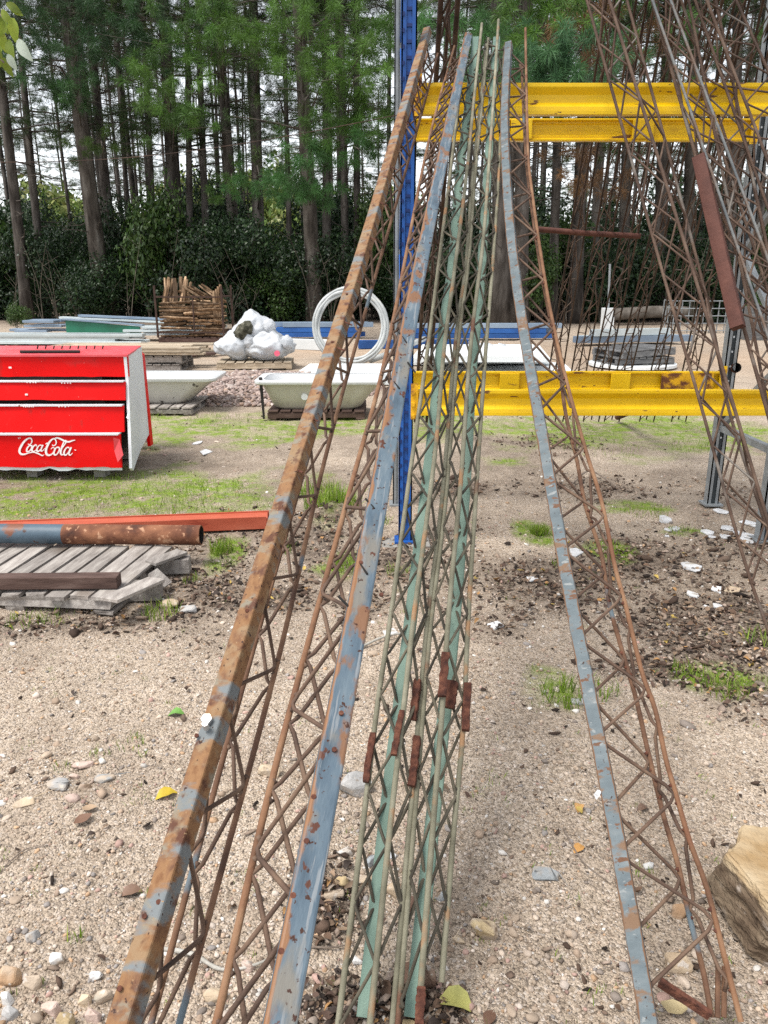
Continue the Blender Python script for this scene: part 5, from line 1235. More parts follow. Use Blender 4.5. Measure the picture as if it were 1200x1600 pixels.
def rock_mat():  # ochre top is its own; brighter top, darker sides also paint the light
    m = mat('layered_brown_rock', [(.3,(.055,.037,.025)), (.45,(.115,.082,.055)), (.6,(.19,.145,.10)), (.75,(.34,.29,.245))], 9, rough=.92, bump=.8, bscale=22, stretch=(1,1,2.2), spec=.2, bdist=.02, spots=[(5,.56,.64,(.075,.05,.035),(1,1,2.6),5.0), (14,.62,.72,(.26,.22,.185),(1,1,2.4),5.0)])
    nt = m.node_tree; bs = next(n for n in nt.nodes if n.type == 'BSDF_PRINCIPLED')
    src = bs.inputs['Base Color'].links[0].from_socket
    tc = nt.nodes.new('ShaderNodeTexCoord'); sx = nt.nodes.new('ShaderNodeSeparateXYZ'); nt.links.new(tc.outputs['Object'], sx.inputs[0])
    nz = nt.nodes.new('ShaderNodeTexNoise'); nz.inputs['Scale'].default_value = 9; nt.links.new(tc.outputs['Object'], nz.inputs['Vector'])
    ad = nt.nodes.new('ShaderNodeMath'); ad.operation = 'MULTIPLY_ADD'; ad.inputs[1].default_value = .05; nt.links.new(nz.outputs['Fac'], ad.inputs[0]); nt.links.new(sx.outputs['Z'], ad.inputs[2])
    mr = nt.nodes.new('ShaderNodeMapRange'); mr.inputs[1].default_value = .082; mr.inputs[2].default_value = .094; nt.links.new(ad.outputs[0], mr.inputs[0])
    rp = nt.nodes.new('ShaderNodeValToRGB'); rp.color_ramp.elements[0].color = (.30,.20,.10,1); rp.color_ramp.elements[1].color = (.44,.35,.23,1); rp.color_ramp.elements[0].position = .35; rp.color_ramp.elements[1].position = .65
    nt.links.new(nz.outputs['Fac'], rp.inputs[0])
    mx = nt.nodes.new('ShaderNodeMix'); mx.data_type = 'RGBA'; nt.links.new(mr.outputs[0], mx.inputs[0]); nt.links.new(src, mx.inputs[6]); nt.links.new(rp.outputs[0], mx.inputs[7]); nt.links.new(mx.outputs[2], bs.inputs['Base Color']); return m
me.materials.append(rock_mat())
o = bpy.data.objects.new('boulder', me); link(o); o.location = (1.085, 1.585, .074); o.rotation_euler = (R(1), R(3), R(-5)); setp(o, 'big layered brown rock with ochre top at the right edge beside the bowed tower', 'rock')

# broken white tiles
MT['tile'] = mat('broken_white_tile', [(.3,(.50,.50,.50)), (.7,(.70,.71,.72))], 14, rough=.5, bump=.25, bscale=30, rnd=.15, spots=[(16,.56,.68,(.40,.36,.31))])
def chip(px, py, wpx, label, k, hpx=None):
    c = G(px, py); zc = depth_of(c.y, 0); w = wpx*.9/FPX*zc; d = (hpx or wpx*.42)/FPX*zc/(CAMZ/math.hypot(CAMZ, c.y))
    rs = np.random.default_rng(k); n = int(rs.integers(4, 7)); ang = np.sort(rs.uniform(0, 6.283, n) + np.linspace(0, 6.283, n, endpoint=False))/2
    ang = np.linspace(0, 6.283, n, endpoint=False) + rs.uniform(-.4,.4,n)
    pts = [(math.cos(a)*w*.55*rs.uniform(.75,1.1), math.sin(a)*d*.55*rs.uniform(.75,1.1)) for a in ang]
    mb = MB(); th = .009; mb.add([(x, y, th) for x, y in pts] + [(x, y, 0) for x, y in pts], [tuple(range(n)), tuple(range(2*n-1, n-1, -1))] + [(i, i+n, (i+1)%n+n, (i+1)%n) for i in range(n)])
    o = mb.build('tile_piece', MT['tile'], bevel=.0015); o.location = (c.x, c.y, float(gz(c.x, c.y)[0])+.001); o.rotation_euler = (rs.uniform(-.07,.07), rs.uniform(-.07,.07), rs.uniform(-.3,.3))
    return setp(o, label, 'tile piece', 'broken white tile pieces on the soil')
near = 'broken white tile piece in the cluster by the right front rack post'
for k, (px, py, w, lab) in enumerate([(1039,812,26,'largest white tile piece of the small group left of the rear rack post'), (1044,828,16,'small white tile sliver, left one below the small group'), (1056,826,18,'small white tile sliver, right one below the small group'), (1126,796,27,'white tile piece just right of the rear rack post base'),
        (1105,832,20,near), (1112,840,14,near), (1137,826,26,near), (1130,839,22,near), (1158,835,38,near), (1174,818,30,near), (1166,846,22,near), (1081,888,36,'long white tile piece alone on the bare soil'), (1085,927,24,'white tile piece on dark litter, left of a pair'), (1121,921,24,'white tile piece on dark litter, upper one of the right pair'),
        (1103,945,14,'small white tile chip, left on the dark litter'), (1122,944,18,'small white tile chip, right on the dark litter'), (775,978,26,'white tile piece alone between the green and bowed towers'), (1076,1131,18,'white chip low on the sand right of the bowed tower'), (900,862,26,'grey-white tile piece just right of the bowed tube'), (830,903,22,'dull white tile piece left of the bowed tube'),
        (1042,838,8,'tiny white chip under the small tile group'), (610,990,30,'white tile piece behind the left green rods'), (604,1330,40,'white tile slab behind the green towers low down'), (320,706,22,'pale tile piece on the grass below the gravel heap'), (308,691,16,'small pale tile chip on the grass below the gravel heap')]):
    chip(px, py, w, lab, 100+k)
tp_ = chip(1146, 922, 30, 'tan tile shard right of the white pair on the litter', 300); tp_.data.materials[0] = SM['tan']

# sticks, roots and single leaves
def stick(label, pts, r, m, cat='stick', group='sticks on the ground'):
    ps = catmull([Vector((*(G(px, py).xy), float(gz(G(px,py).x, G(px,py).y)[0]) + h)) for px, py, h in pts], 5); mid = ps[len(ps)//2].copy()
    mb = MB(); mb.tube([p-mid for p in ps], r, 7, scales=[1-.5*k/len(ps)+.15*random.uniform(-1,1) for k in range(len(ps))]); o = mb.build('stick', m, smooth=True); o.location = mid; return setp(o, label, cat, group)
MT['twig'] = mat('dry_twig', [(.3,(.12,.09,.07)), (.7,(.26,.21,.17))], 20, rough=.9, bump=.4, bscale=60)
MT['root'] = mat('pale_root', [(.3,(.30,.28,.24)), (.7,(.46,.44,.40))], 20, rough=.9, bump=.4, bscale=60)
stick('pale root winding behind the rods of the two left towers', [(245,1478,.01),(300,1490,.015),(345,1512,.01),(400,1505,.012),(455,1475,.008)], .006, MT['root'])
stick('pale stick lying behind the left green rods', [(560,1014,.01),(600,1002,.02),(640,990,.012)], .007, MT['root'])
stick('thin stick on the soil left of the bowed tower middle', [(890,760,.02),(920,742,.06),(955,756,.03)], .010, MT['twig'])
stick('thin dark twig right of the large ochre stone', [(880,1290,.004),(910,1340,.008),(950,1372,.005)], .0022, MT['twig'])
stick('thin twig crossing the sand at the left', [(5,1350,.004),(40,1325,.008),(75,1318,.004)], .0025, MT['twig'])
stick('dark twig beside the left green rods', [(485,1475,.006),(520,1478,.012),(556,1468,.006)], .003, MT['twig'])
def big_leaf(px, py, wpx, col, label, k, cat='leaf', az=0.):
    c = G(px, py); zc = depth_of(c.y, 0); w = wpx/FPX*zc; v = tl_[k % len(tl_)]*w
    me = bpy.data.meshes.new('fallen_leaf'); me.from_pydata([tuple(q) for q in v], [], [tuple(int(i) for i in f) for f in fl_]); me.polygons.foreach_set('use_smooth', [True]*len(me.polygons))
    m = mat('leaf_%d' % k, [(.3,tuple(x*.75 for x in col)), (.7,col)], 30, rough=.6, bump=.2, bscale=60); me.materials.append(m)
    o = bpy.data.objects.new('fallen_leaf', me); link(o); o.location = (c.x, c.y, float(gz(c.x,c.y)[0])+w*.18); o.rotation_euler = (0,0,az); return setp(o, label, cat, 'single leaves on the sand')
for k, (px, py, w, col, lab, az) in enumerate([(260,1242,34,(.50,.36,.03),'curled yellow leaf touching the ochre tube',.5), (275,1113,26,(.14,.30,.06),'green leaf lying on the sand between pallet and ochre tube',.1), (130,1282,30,(.20,.11,.07),'curled brown leaf left of the yellow one',.9), (262,1462,0,(0,0,0),'',0),
        (712,1565,60,(.42,.40,.12),'curved yellow-green leaf at the feet of the green towers',-.3), (905,1320,24,(.52,.27,.08),'orange leaf left of the bowed tube',.7), (905,1258,22,(.52,.30,.11),'orange leaf above another beside the bowed tube',1.2), (1052,1580,40,(.55,.44,.24),'pale tan leaf at the bottom inside the bowed tower',-.2), (960,1520,0,(0,0,0),'',0), (765,1585,30,(.15,.08,.05),'dark curled leaf at the bottom right of the green towers',1.0), (205,1390,34,(.20,.12,.08),'brown leaf beside the middle of the ochre tube',.3), (1005,1258,20,(.15,.09,.06),'dark curled leaf inside the bowed tower',.4), (140,1265,22,(.40,.28,.18),'pale brown leaf in the stones at left',.2)]):
    if w: big_leaf(px, py, w, col, lab, k, az=az)

# ------------------------------------------------------------------ the wood
MT['bark'] = mat('pine_bark', [(.28,(.026,.022,.019)), (.45,(.060,.052,.046)), (.6,(.105,.093,.083)), (.75,(.16,.145,.13))], 5, detail=4, rough=.95, bump=.8, bscale=9, stretch=(1,1,.22), bdist=.05, rnd=.25, spec=.1)
MT['bark_pale'] = mat('lichen_pine_bark', [(.28,(.028,.024,.020)), (.45,(.062,.053,.045)), (.6,(.105,.093,.08)), (.75,(.15,.14,.125))], 5, detail=4, rough=.95, bump=.8, bscale=9, stretch=(1,1,.25), bdist=.05, rnd=.2, spec=.1)
MT['limb'] = mat('dead_limb', [(.3,(.035,.028,.022)), (.7,(.10,.085,.07))], 4, rough=.95, bump=0)

def trunk_mesh(h, r, lean, seed, sides=10, twigs=10, tw0=3.0, twl=1.6, bend=.18):
    rs = random.Random(seed); n = 10
    pts, sc = [], []
    for k in range(n+1):
        f = k/n; z = f*h
        pts.append(Vector((lean[0]*z + bend*math.sin(f*3.1+seed)*f, lean[1]*z + bend*math.cos(f*2.3+seed)*f*.6, z - .1)))
        sc.append((1.28 if k == 0 else 1.0)*(1-.62*f))
    mb = MB(); mb.tube(pts, r, sides, scales=sc)
    lb = MB()
    for k in range(twigs):
        f = rs.uniform(tw0/h, .95); i = min(n-1, int(f*n)); p = pts[i].lerp(pts[i+1], f*n-i); a = rs.uniform(0, 6.28); L_ = rs.uniform(.4, 1)*twl
        d = Vector((math.cos(a), math.sin(a), rs.uniform(-.25,.35)))
        q = [p, p+d*L_*.5+Vector((0,0,-.06*L_)), p+d*L_+Vector((rs.uniform(-.2,.2)*L_, rs.uniform(-.2,.2)*L_, rs.uniform(-.25,.15)*L_))]
        lb.tube(q, .022, 4, scales=[1,.7,.25])
        for j in range(rs.randint(1, 4)):
            s0 = q[1].lerp(q[2], rs.uniform(0,.8)); e0 = s0 + Vector((rs.uniform(-.5,.5), rs.uniform(-.5,.5), rs.uniform(-.35,.3)))*L_*.6
            lb.tube([s0, e0], .009, 3, scales=[1,.4])
    return mb, lb, pts
# needle tufts
def needles(centres, dirs, size, n_each, width, cols, rs):
    N = len(centres); M = N*n_each
    c = np.repeat(centres, n_each, 0); ax = np.repeat(dirs, n_each, 0); s = np.repeat(size, n_each)
    v = rs.normal(size=(M,3)); v /= np.linalg.norm(v, axis=1)[:,None]; v = v*1.0 + ax*.45; v /= np.linalg.norm(v, axis=1)[:,None]
    L_ = s*rs.uniform(.6,1.1,M); st_ = c + ax*(rs.uniform(-.5,.5,M)*s)[:,None] + v*.02
    tip = st_ + v*L_[:,None]; tip[:,2] -= L_*.18
    side = np.cross(v, rs.normal(size=(M,3))); side /= np.linalg.norm(side, axis=1)[:,None]
    mid = st_ + v*(L_*.5)[:,None]
    V = np.stack([st_, mid + side*width[0], tip, mid - side*width[0]], 1).reshape(-1,3)
    F = (np.arange(M)*4)[:,None] + np.array([0,1,2,3])[None]
    col = np.repeat(np.repeat(cols, n_each, 0)*rs.uniform(.75,1.25,(M,1)), 4, 0)
    return V, F, col
def crown_variant(seed, n_low, n_high, z0, z1, ztop, blen, dark):
    rs = np.random.default_rng(seed); lb = MB(); cen, dr, sz, cl_ = [], [], [], []
    for k in range(n_low+n_high):
        z = rs.uniform(z0, z1) if k < n_low else rs.uniform(z1, ztop)
        L_ = blen*rs.uniform(.55,1.15)*(1 if k < n_low else 1-.5*(z-z1)/(ztop-z1)); a = rs.uniform(0, 6.283)
        d = np.array([math.cos(a), math.sin(a), rs.uniform(-.05,.35)]); p0 = np.array([0,0,z])
        path = [p0 + d*L_*f + np.array([0,0,-.35*L_*.3*f*f]) for f in (0,.35,.7,1)]
        lb.tube([Vector(q) for q in path], .035, 4, scales=[1,.75,.5,.2])
        base = np.array([.030,.060,.014]) if rs.uniform() > .35 else np.array([.055,.095,.02])
        nt_ = int(rs.integers(10, 18))
        for j in range(nt_):
            f = rs.uniform(.35,1.05); q = p0 + d*L_*f + np.array([0,0,-.1*L_*f*f]); sp = .28*L_*(1.1-f*.5)
            o_ = rs.normal(size=3)*np.array([sp,sp,sp*.45]); c = q+o_; dd = d*.6 + o_/max(.2,np.linalg.norm(o_))*.6 + np.array([0,0,.25]); dd /= np.linalg.norm(dd)
            cen.append(c); dr.append(dd); sz.append(rs.uniform(.17,.25)); cl_.append(base*rs.uniform(.7,1.4)*dark)
            if j % 2 == 0: lb.tube([Vector(q), Vector(c)], .010, 3, scales=[1,.5])
    V, F, col = needles(np.array(cen), np.array(dr), np.array(sz), 60, (.0058,), np.array(cl_), rs)
    return V, F, col, lb
CROWNS = []
for k, args in enumerate([(1,7,26,6.2,9.5,17,2.6,1.0), (2,8,26,5.8,9.5,17,2.9,1.0), (3,6,28,6.6,10,18,2.4,.9), (4,8,24,5.2,9,16,2.7,1.0), (5,4,26,7,10,18,2.5,1.0), (6,0,22,12,12.2,19,2.6,.9), (7,0,22,12.5,12.6,19,2.6,.9)]):
    V, F, col, lb = crown_variant(*args); o = fast_mesh('needles', V, F, col, MT['needle_attr'])
    lo = lb.build('limbs', MT['limb']); CROWNS.append((o.data, lo.data)); bpy.data.objects.remove(o); bpy.data.objects.remove(lo)
TRUNK_CACHE = {}
def pine(label, base, lean, r, h, seed, crown, m, group, twigs=12, scale=1.0, rz=0.0, tw0=2.5, extra=None, bend=.18, name='pine_tree'):
    t = thing(name, label, 'pine tree', base, 0, group)
    mb, lb, pts = trunk_mesh(h, r, lean, seed, twigs=twigs, tw0=tw0, bend=bend)
    mb.build('trunk', m, t, local=True, smooth=True)
    if twigs: lb.build('bare_branches', MT['limb'], t, local=True, kind='stuff')
    if crown is not None:
        cm, lm = CROWNS[crown % len(CROWNS)]
        for nm, me in (('crown', cm), ('limbs', lm)):
            o = bpy.data.objects.new(nm, me); link(o); o.parent = t; o.rotation_euler = (0, 0, rz); o.scale = (scale, scale, 1); o.location = (lean[0]*9, lean[1]*9, 0); o['kind'] = 'stuff'
    if extra:
        rs = np.random.default_rng(seed+500); cen, dr, sz, cl_ = [], [], [], []; lb2 = MB()
        for (px, py, Yt, spread, n, col, tsz) in extra:
            tgt = P(px, py, Yt) - Vector(base); zz = max(.5, tgt.z + .3); i = min(9, int(zz/h*10)); p0 = pts[i].lerp(pts[i+1], zz/h*10-i)
            d = (tgt-p0); Ld = d.length
            lb2.tube([p0, p0.lerp(tgt,.5)+Vector((0,0,.08*Ld)), tgt], .03, 5, scales=[1,.7,.35])
            for j in range(int(n*1.15)):
                o_ = rs.normal(size=3)*np.array([spread, spread*.8, spread*.5]); c = np.array(tgt)+o_; dd = np.array(d/Ld)*.5 + o_/max(.1,np.linalg.norm(o_))*.7 + np.array([0,0,.2]); dd /= np.linalg.norm(dd)
                cen.append(c); dr.append(dd); sz.append(rs.uniform(.8,1.15)*tsz*.66); cl_.append(np.array(col)*rs.uniform(.7,1.35))
                if j % 2 == 0: lb2.tube([tgt.lerp(p0, rs.uniform(0,.25)), Vector(c)], .009, 3, scales=[1,.5])
        V, F, col, = needles(np.array(cen), np.array(dr), np.array(sz), 130, (.0058,), np.array(cl_), rs)
        fast_mesh('needle_sprays', V, F, col, MT['needle_attr'], t)['kind'] = 'stuff'; lb2.build('low_branches', MT['limb'], t, local=True, kind='stuff')
    return t
GN = (.060,.135,.022); GNB = (.082,.168,.026); GNC = (.055,.145,.038); GBR = (.16,.085,.035)
GPI = 'pine trees along the edge of the yard'
# (top px, top py, base px, base py, width px, bark, crown, label, extra branches)
USED = set()
def place_label(px, kind, fall):
    c = sorted(TREES, key=lambda q: abs(q[2]-px))[:5]
    for suf in ('', ', further back'):
        for q in c:
            d = px-q[2]; nm = SHORT[TREES.index(q)]
            lab = kind + (' right behind the ' if abs(d) < 9 else (' just right of the ' if d > 0 else ' just left of the ')) + nm + suf
            if lab not in USED: USED.add(lab); return lab
    return fall
TREES = [
 (2,140,44,503,20,'bark',0,'dark pine trunk at the far left edge', None),
 (38,130,72,488,15,'bark',3,'slim pine second from the left edge', None),
 (112,100,166,502,32,'bark_pale',1,'thick pale pine trunk standing above the green sheet', [(70,100,24,.9,30,(.030,.075,.022),.34), (140,50,24,1.1,40,(.028,.07,.024),.34), (105,10,24,1.1,36,(.03,.07,.022),.34), (115,155,23.5,.5,16,(.04,.10,.03),.3), (95,140,23.5,.5,12,(.045,.11,.03),.3)]),
 (150,125,186,490,21,'bark',0,'pine trunk just right of the thick pale one above the green sheet', [(190,80,24,.9,34,(.03,.075,.022),.34), (215,20,24,1.0,30,(.03,.075,.022),.34), (160,230,24,.45,12,(.06,.11,.02),.3)]),
 (256,50,282,452,29,'bark',2,'thick straight pine behind the left end of the firewood cage', [(262,150,21.5,.55,22,GNB,.34), (285,185,21.5,.4,12,GN,.32), (240,110,22.5,.7,12,GN,.34)]),
 (232,175,246,480,13,'bark',4,'slim dark pine left of the firewood cage', None),
 (292,180,298,470,13,'bark',3,'slim dark pine behind the firewood cage', None),
 (316,180,326,478,14,'bark',1,'slim pine behind the right end of the firewood cage', None),
 (352,200,377,495,23,'bark_pale',0,'pale-barked pine just right of the firewood cage', [(350,60,22,.8,26,GNB,.34), (330,20,22,.7,16,GN,.34), (365,290,23,.35,10,GN,.3), (300,50,22,.6,14,GN,.34)]),
 (400,100,406,462,23,'bark',4,'straight pine behind the white sacks', [(420,45,22,.9,30,GNB,.34), (405,275,22.5,.5,14,GNC,.33), (418,300,22.5,.35,8,GNC,.3)]),
 (445,150,456,470,11,'bark',2,'slim pine between the sacks and the coil', None),
 (474,120,493,505,28,'bark_pale',3,'thick pine just left of the white coil', [(480,255,20.5,.45,20,GNC,.34), (512,215,20.5,.55,24,GN,.34), (452,282,21,.4,14,GNC,.33), (500,295,20.5,.35,12,GNC,.32), (470,60,21,1.0,30,GNB,.36), (545,120,20.5,.8,26,GNB,.36), (520,20,21,.9,24,GNB,.36)]),
 (508,100,512,490,17,'bark',1,'pine behind the top of the white coil', None),
 (536,120,540,480,15,'bark',0,'slim pine seen above the white coil', [(590,60,21,.7,24,GN,.36), (600,160,21,.5,14,GNB,.34), (560,170,21,.4,12,GNB,.34), (575,240,21,.35,8,GNC,.34), (580,110,21,.4,12,GNB,.34)]),
 (556,120,560,480,14,'bark',4,'slim pine between the coil and the blue post', None),
 (783,120,786,512,40,'bark',2,'thick dark pine seen between green and bowed towers', [(760,60,17,.7,18,GNC,.34), (740,50,17,.5,12,GNC,.34)]),
 (822,60,812,508,30,'bark',1,'dark pine beside the bowed tower top', [(872,95,13.5,.42,20,(.062,.145,.062),.33), (905,100,13.5,.4,18,(.062,.145,.062),.33), (835,105,13.5,.35,12,(.062,.145,.055),.32), (855,25,14,.5,16,GNB,.34), (820,30,14,.4,10,GNB,.33)]),
 (871,200,862,505,18,'bark',3,'pine behind the rear lattice towers, nearest the bowed one', None),
 (912,180,898,505,25,'bark',0,'thick pine behind the rear lattice towers', [(960,60,16,.6,14,GBR,.33), (905,55,16,.4,12,GBR,.33), (930,280,17,.3,8,GBR,.3), (905,240,18,.3,6,GBR,.3), (1180,60,17,.6,10,GN,.33), (1010,40,16,.5,10,GN,.33)]),
 (935,200,925,500,16,'bark',4,'slim pine right of the thick one behind the rear lattice towers', None),
 (985,150,972,498,22,'bark_pale',2,'pale pine behind the umber lattice tower', None),
 (1040,100,1026,500,26,'bark',1,'leaning pine left of the wire cage', None),
 (1085,120,1072,500,22,'bark_pale',3,'pale pine right behind the wire cage', None),
 (1150,100,1132,498,26,'bark',0,'pine behind the red-brown bar', None),
 (1195,120,1178,498,24,'bark',4,'pine at the right edge behind the crate', None),
]
SHORT = ['leftmost pine', 'second pine from the left', 'thick pale pine above the green sheet', 'pine beside the thick pale one', 'thick pine by the cage\'s left end', 'slim pine left of the cage', 'slim pine behind the cage', 'slim pine at the cage\'s right end', 'pale pine right of the cage', 'pine behind the sacks',
 'slim pine between sacks and coil', 'thick pine left of the coil', 'pine above the coil top', 'slim pine above the coil', 'slim pine left of the blue post', 'thick pine between green and bowed towers', 'pine beside the bowed tower', 'pine nearest right of the bowed tower', 'thick pine behind the rear towers', 'slim pine behind the rear towers', 'pale pine behind the umber tower', 'leaning pine left of the wire cage', 'pale pine behind the wire cage', 'pine behind the red-brown bar', 'pine at the right edge']
for k, (tx, ty, bx_, by_, w, bk, cr, lab, ex) in enumerate(TREES):
    yb = max(by_, 488) + (0 if by_ > 487 else 0)
    base = G(bx_, yb if by_ >= 488 else 496)
    if by_ < 488:                                       # foot hidden by shrubs: stands further back
        base = G(bx_, 492)
    base.y = min(base.y, 31); base.x = (bx_-600)/FPX*depth_of(base.y, 0)
    base.z = -.05
    top = P(tx, ty, base.y); lean = ((top.x-base.x)/(top.z), random.uniform(-.01,.01))
    zc = depth_of(base.y, 4)
    pine(lab, base, lean, w/FPX*zc/2*.92, 17, k*3+1, cr, MT[bk], GPI, twigs=16 if bx_ < 700 else 60, rz=k*1.7, tw0=2.0, extra=ex, bend=.10)
# thinner pines deeper in
rs = random.Random(99)
for k in range(84):
    Y = rs.uniform(33, 66); px = rs.uniform(-60, 1260)
    x = (px-600)/FPX*depth_of(Y, 0)
    pine(place_label(px, 'thin distant pine', 'thin dark pine deeper in the wood, one of many between the front trunks'), (x, Y, -.05), (rs.uniform(-.025,.025), 0), rs.uniform(.07,.16), 18, 200+k, 5 + k % 2, MT['bark'], 'thin pines deeper in the wood', twigs=24, rz=k*2.1, scale=.9, tw0=3)

for k in range(34):
    px = -40 + k*38 + rs.uniform(-18, 18); Y = rs.uniform(68, 92); x = (px-600)/FPX*depth_of(Y, 0)
    pine(place_label(px, 'leafy far pine', 'leafy pine far beyond the wood, seen through the trunks'), (x, Y, -.05), (rs.uniform(-.02,.02), 0), rs.uniform(.09,.16), 18, 400+k, (3, 1, 0)[k % 3], MT['bark'], 'leafy pines far beyond the wood', twigs=14, rz=k*1.3, scale=1.25, tw0=3)

# shrubs under the pines
def leaf_cloud(blobs, n, size, pal, seed, droop=.3):
    rs = np.random.default_rng(seed); w = np.array([b[3]*b[4]*b[5] for b in blobs])**.7; w /= w.sum(); pick = rs.choice(len(blobs), n, p=w); B = np.array(blobs)[pick]
    d = rs.normal(size=(n,3)); d /= np.linalg.norm(d, axis=1)[:,None]; rad = rs.uniform(.25,1,n)**.45
    c = B[:,:3] + d*B[:,3:6]*rad[:,None]*(1+.18*np.sin(d[:,0]*7+d[:,2]*9)[:,None])
    nrm = d*.7 + rs.normal(size=(n,3))*.6 + np.array([0,0,.5]); nrm /= np.linalg.norm(nrm, axis=1)[:,None]
    t = np.cross(nrm, rs.normal(size=(n,3))); t /= np.linalg.norm(t, axis=1)[:,None]; t[:,2] -= droop; t /= np.linalg.norm(t, axis=1)[:,None]; b = np.cross(nrm, t)
    s = size*rs.uniform(.5,1.5,n)
    V = np.stack([c - t*s[:,None]*.5, c + b*(s*.26)[:,None] + nrm*(s*.06)[:,None], c + t*s[:,None]*.5, c - b*(s*.26)[:,None] + nrm*(s*.06)[:,None]], 1).reshape(-1,3)
    V[:,2] = np.maximum(V[:,2], .02)
    F = (np.arange(n)*4)[:,None] + np.array([0,1,2,3])[None]
    p = np.array(pal); col = p[rs.integers(0, len(p), n)]*rs.uniform(.65,1.4,(n,1)); return V, F, np.repeat(col, 4, 0)
DKP = [(.013,.034,.011), (.019,.046,.013), (.009,.026,.009), (.030,.062,.016)]  # undergrowth greens, with the shade under the canopy darkened into them
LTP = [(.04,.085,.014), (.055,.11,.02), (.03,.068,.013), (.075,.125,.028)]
YLP = [(.16,.24,.05), (.22,.28,.07), (.12,.20,.04), (.28,.30,.09)]  # far bush greens, with sunlit brightness put into the leaf colour
SHR = []
def shrub_variant(seed, pal, n, size):
    r2 = random.Random(seed); blobs = []
    for k in range(9):
        a = r2.uniform(0, 6.28); q = r2.uniform(0,.75); blobs.append((math.cos(a)*q, math.sin(a)*q, r2.uniform(.25,1.35), r2.uniform(.35,.6), r2.uniform(.35,.6), r2.uniform(.3,.55)))
    V, F, c = leaf_cloud(blobs, n, size, pal, seed); o = fast_mesh('foliage', V, F, c, MT['leafy_attr']); me = o.data; bpy.data.objects.remove(o)
    st_ = MB()
    for k in range(9):
        b = blobs[k]; st_.tube([Vector((b[0]*.15,b[1]*.15,0)), Vector((b[0]*.6,b[1]*.6,b[2]*.6)), Vector((b[0]*1.5,b[1]*1.5,b[2]*1.25))], .014, 4, scales=[1,.7,.3])
    so = st_.build('stems', MT['limb']); me2 = so.data; bpy.data.objects.remove(so); return me, me2
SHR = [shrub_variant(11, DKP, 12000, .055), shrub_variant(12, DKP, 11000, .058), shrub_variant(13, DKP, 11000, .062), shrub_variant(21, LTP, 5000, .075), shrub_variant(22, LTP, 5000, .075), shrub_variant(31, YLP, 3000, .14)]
def shrub(label, loc, sc_, v, rz, group):
    t = thing('shrub', label, 'shrub', loc, 0, group)
    for nm, me in zip(('foliage', 'stems'), SHR[v]):
        o = bpy.data.objects.new(nm, me); link(o); o.parent = t; o.scale = sc_; o.rotation_euler = (0,0,rz); o['kind'] = 'stuff'
    return t
rs = random.Random(5)
px = -40; k = 0
while px < 1260:
    Y = rs.uniform(28.5, 31.5); x = (px-600)/FPX*depth_of(Y, 0)
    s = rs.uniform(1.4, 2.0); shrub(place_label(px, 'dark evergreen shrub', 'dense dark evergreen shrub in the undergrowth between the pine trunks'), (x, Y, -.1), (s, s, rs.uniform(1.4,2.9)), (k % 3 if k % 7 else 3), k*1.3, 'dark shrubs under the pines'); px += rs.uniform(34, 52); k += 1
px = -60
while px < 1280:
    Y = rs.uniform(35, 41); x = (px-600)/FPX*depth_of(Y, 0); s = rs.uniform(1.9, 2.6)
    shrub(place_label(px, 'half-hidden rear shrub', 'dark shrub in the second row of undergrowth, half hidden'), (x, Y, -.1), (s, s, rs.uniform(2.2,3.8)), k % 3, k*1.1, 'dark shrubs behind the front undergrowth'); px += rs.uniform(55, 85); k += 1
for (px, py, s, sz, lab) in [(435,505,1.2,1.25,'bright green shrub between the sacks and the thick pine'), (455,500,1.0,1.0,'mid green shrub just left of the thick pine by the coil'), (560,500,1.1,1.0,'green shrub seen through the white coil'), (745,505,.9,.9,'green shrub between the green and bowed towers'), (850,508,1.2,1.6,'light green shrub right of the bowed tower'),
        (905,500,1.0,1.2,'green shrub behind the rear lattice towers'), (1075,500,1.2,1.5,'yellowish green shrub behind the wire cage'), (1010,498,1.0,1.3,'green shrub left of the wire cage'), (1150,500,1.1,1.4,'green shrub below the red-brown bar'), (395,500,.9,.9,'green shrub behind the white sacks'), (14,520,.5,.5,'small bright shrub at the left edge beside the steel stacks'), (1195,520,.8,.8,'small green shrub at the right edge by the crate')]:
    q = G(px, py); shrub(lab, (q.x, q.y+.6, -.05), (s, s, sz), 3+(px % 2), px*.1, 'lighter shrubs at the edge of the trees')
for k in range(26):
    Y = rs.uniform(64, 80); px = rs.uniform(-80, 1280); x = (px-600)/FPX*depth_of(Y, 0); s = rs.uniform(2.5, 4.2)
    shrub(place_label(px, 'far yellow-green bush seen', 'pale yellow-green bush far beyond the pine trunks'), (x, Y, -.2), (s*1.2, s, s*rs.uniform(.9,1.7)), 5, k*.9, 'far bushes beyond the wood')

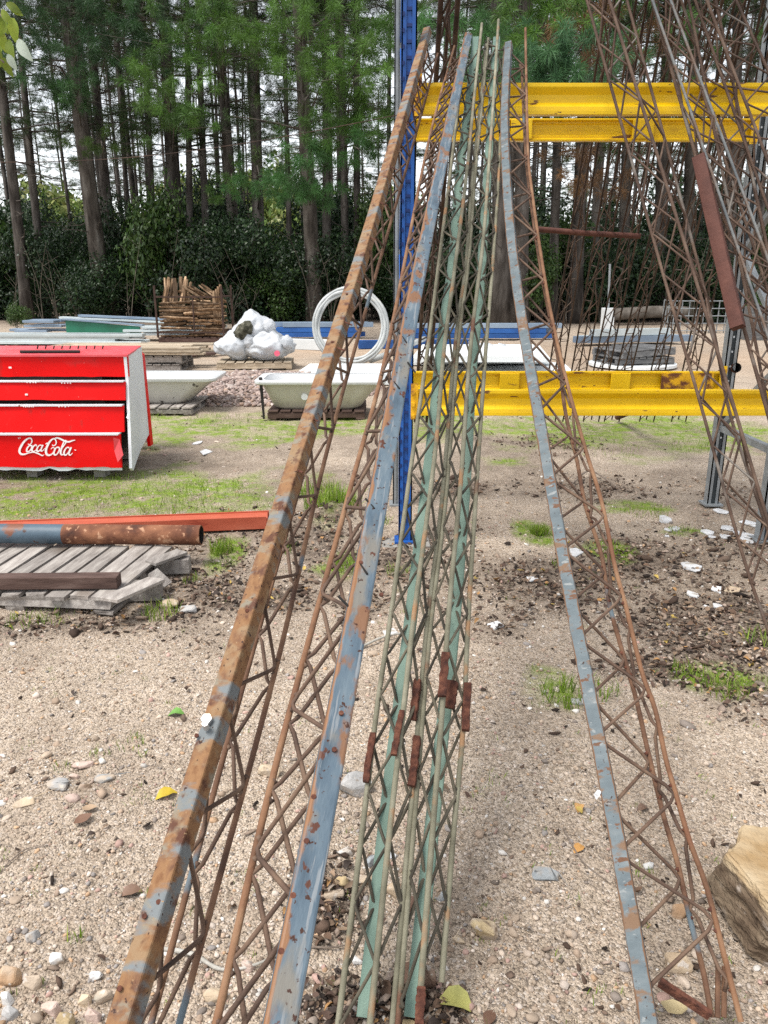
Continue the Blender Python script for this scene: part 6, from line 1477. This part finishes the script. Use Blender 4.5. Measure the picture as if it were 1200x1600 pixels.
MT['sapling'] = mat('pale_sapling_bark', [(.3,(.05,.042,.032)), (.7,(.13,.11,.085))], 4, rough=.9, bump=0)
for k in range(34):
    px = 20 + k*35 + rs.uniform(-14, 14); Y = rs.uniform(26.6, 28.6); x = (px-600)/FPX*depth_of(Y, 0); mb = MB()
    for j in range(rs.randint(2, 4)):
        h = rs.uniform(1.4, 3.6); dx, dy = rs.uniform(-.9,.9), rs.uniform(-.4,.4)
        pts = catmull([Vector((0,0,0)), Vector((dx*.25+rs.uniform(-.1,.1), dy*.3, h*.45)), Vector((dx, dy, h))], 4); mb.tube(pts, .016, 4, scales=[1-.8*i/len(pts) for i in range(len(pts))])
        for q in range(3):
            p0 = pts[rs.randint(3, len(pts)-2)]; mb.tube([p0, p0+Vector((rs.uniform(-.5,.5), rs.uniform(-.3,.3), rs.uniform(0,.5)))], .008, 3, scales=[1,.4])
    o = mb.build('sapling', MT['sapling']); o.location = (x, Y, -.03)
    setp(o, place_label(px, 'bare twiggy sapling', 'bare twiggy sapling standing at the edge of the undergrowth'), 'sapling', 'bare saplings at the edge of the wood')

# ------------------------------------------------------------------ broad-leaved branch in the top left corner
t = thing('broadleaf_tree', 'yellow-green broad leaves hanging into the top left corner', 'tree', (-3.6, 5.2, 0), group=None)
MB().tube(catmull([Vector((-3.75,5.2,-.05)), Vector((-3.7,5.25,1.4)), Vector((-3.62,5.2,3.3)), Vector((-3.5,5.2,4.4))], 5), .07, 10, scales=None).build('trunk', MT['bark'], t, smooth=True)
tipb = P(34, 62, 5.2); br = catmull([Vector((-3.62,5.2,3.2)), P(-60, 0, 5.2), P(8, 30, 5.15), tipb], 6)
MB().tube(br, .010, 6, scales=[1-.8*k/len(br) for k in range(len(br))]).build('branch', MT['twig'], t, smooth=True)
b2 = catmull([P(-60,0,5.2), P(-15,70,5.2), P(6,98,5.2)], 6); MB().tube(b2, .006, 6).build('branch', MT['twig'], t, smooth=True)
MT['fresh'] = mat('fresh_leaf', [(.3,(.16,.24,.03)), (.6,(.27,.34,.05)), (.8,(.36,.38,.08))], 9, rough=.4, bump=.1, rnd=.3, trans=.35)
MT['pale_leaf'] = mat('pale_leaf_underside', [(.3,(.42,.50,.40)), (.7,(.55,.62,.52))], 9, rough=.45, bump=.1, trans=.3)
rs = random.Random(3)
for (px, py, ln_, ang, pl) in [(20,28,27,-95,0), (8,33,20,-110,0), (3,15,22,-60,0), (10,5,20,-30,0), (4,50,24,-100,0), (14,62,26,-85,0), (28,62,30,-60,1), (6,90,24,-80,0), (-6,70,26,-95,0), (2,66,22,-120,0), (22,50,16,-75,0), (12,85,20,-65,1), (-8,20,26,-70,0), (16,14,16,-20,0)]:
    zc = 5.3; s = ln_/FPX*zc; c = P(px, py, 5.2+rs.uniform(-.12,.12)); a = R(ang)
    d = Vector((math.cos(a), rs.uniform(-.3,.3), math.sin(a))).normalized(); sd = d.cross(Vector((rs.uniform(-.4,.4),1,rs.uniform(-.4,.4)))).normalized(); nn = d.cross(sd)
    mb = MB(); vs = []
    for i in range(6):
        u = i/5; w = math.sin(math.pi*(.05+.9*u)**.85)*s*.27
        for q in (-1,0,1): vs.append(c + d*(u*s) + sd*(q*w) + nn*(abs(q)*w*.35 - .25*s*u*u))
    mb.add(vs, [(i*3+j, i*3+3+j, i*3+4+j, i*3+1+j) for i in range(5) for j in range(2)]); mb.build('leaf', MT['pale_leaf' if pl else 'fresh'], t, smooth=True)
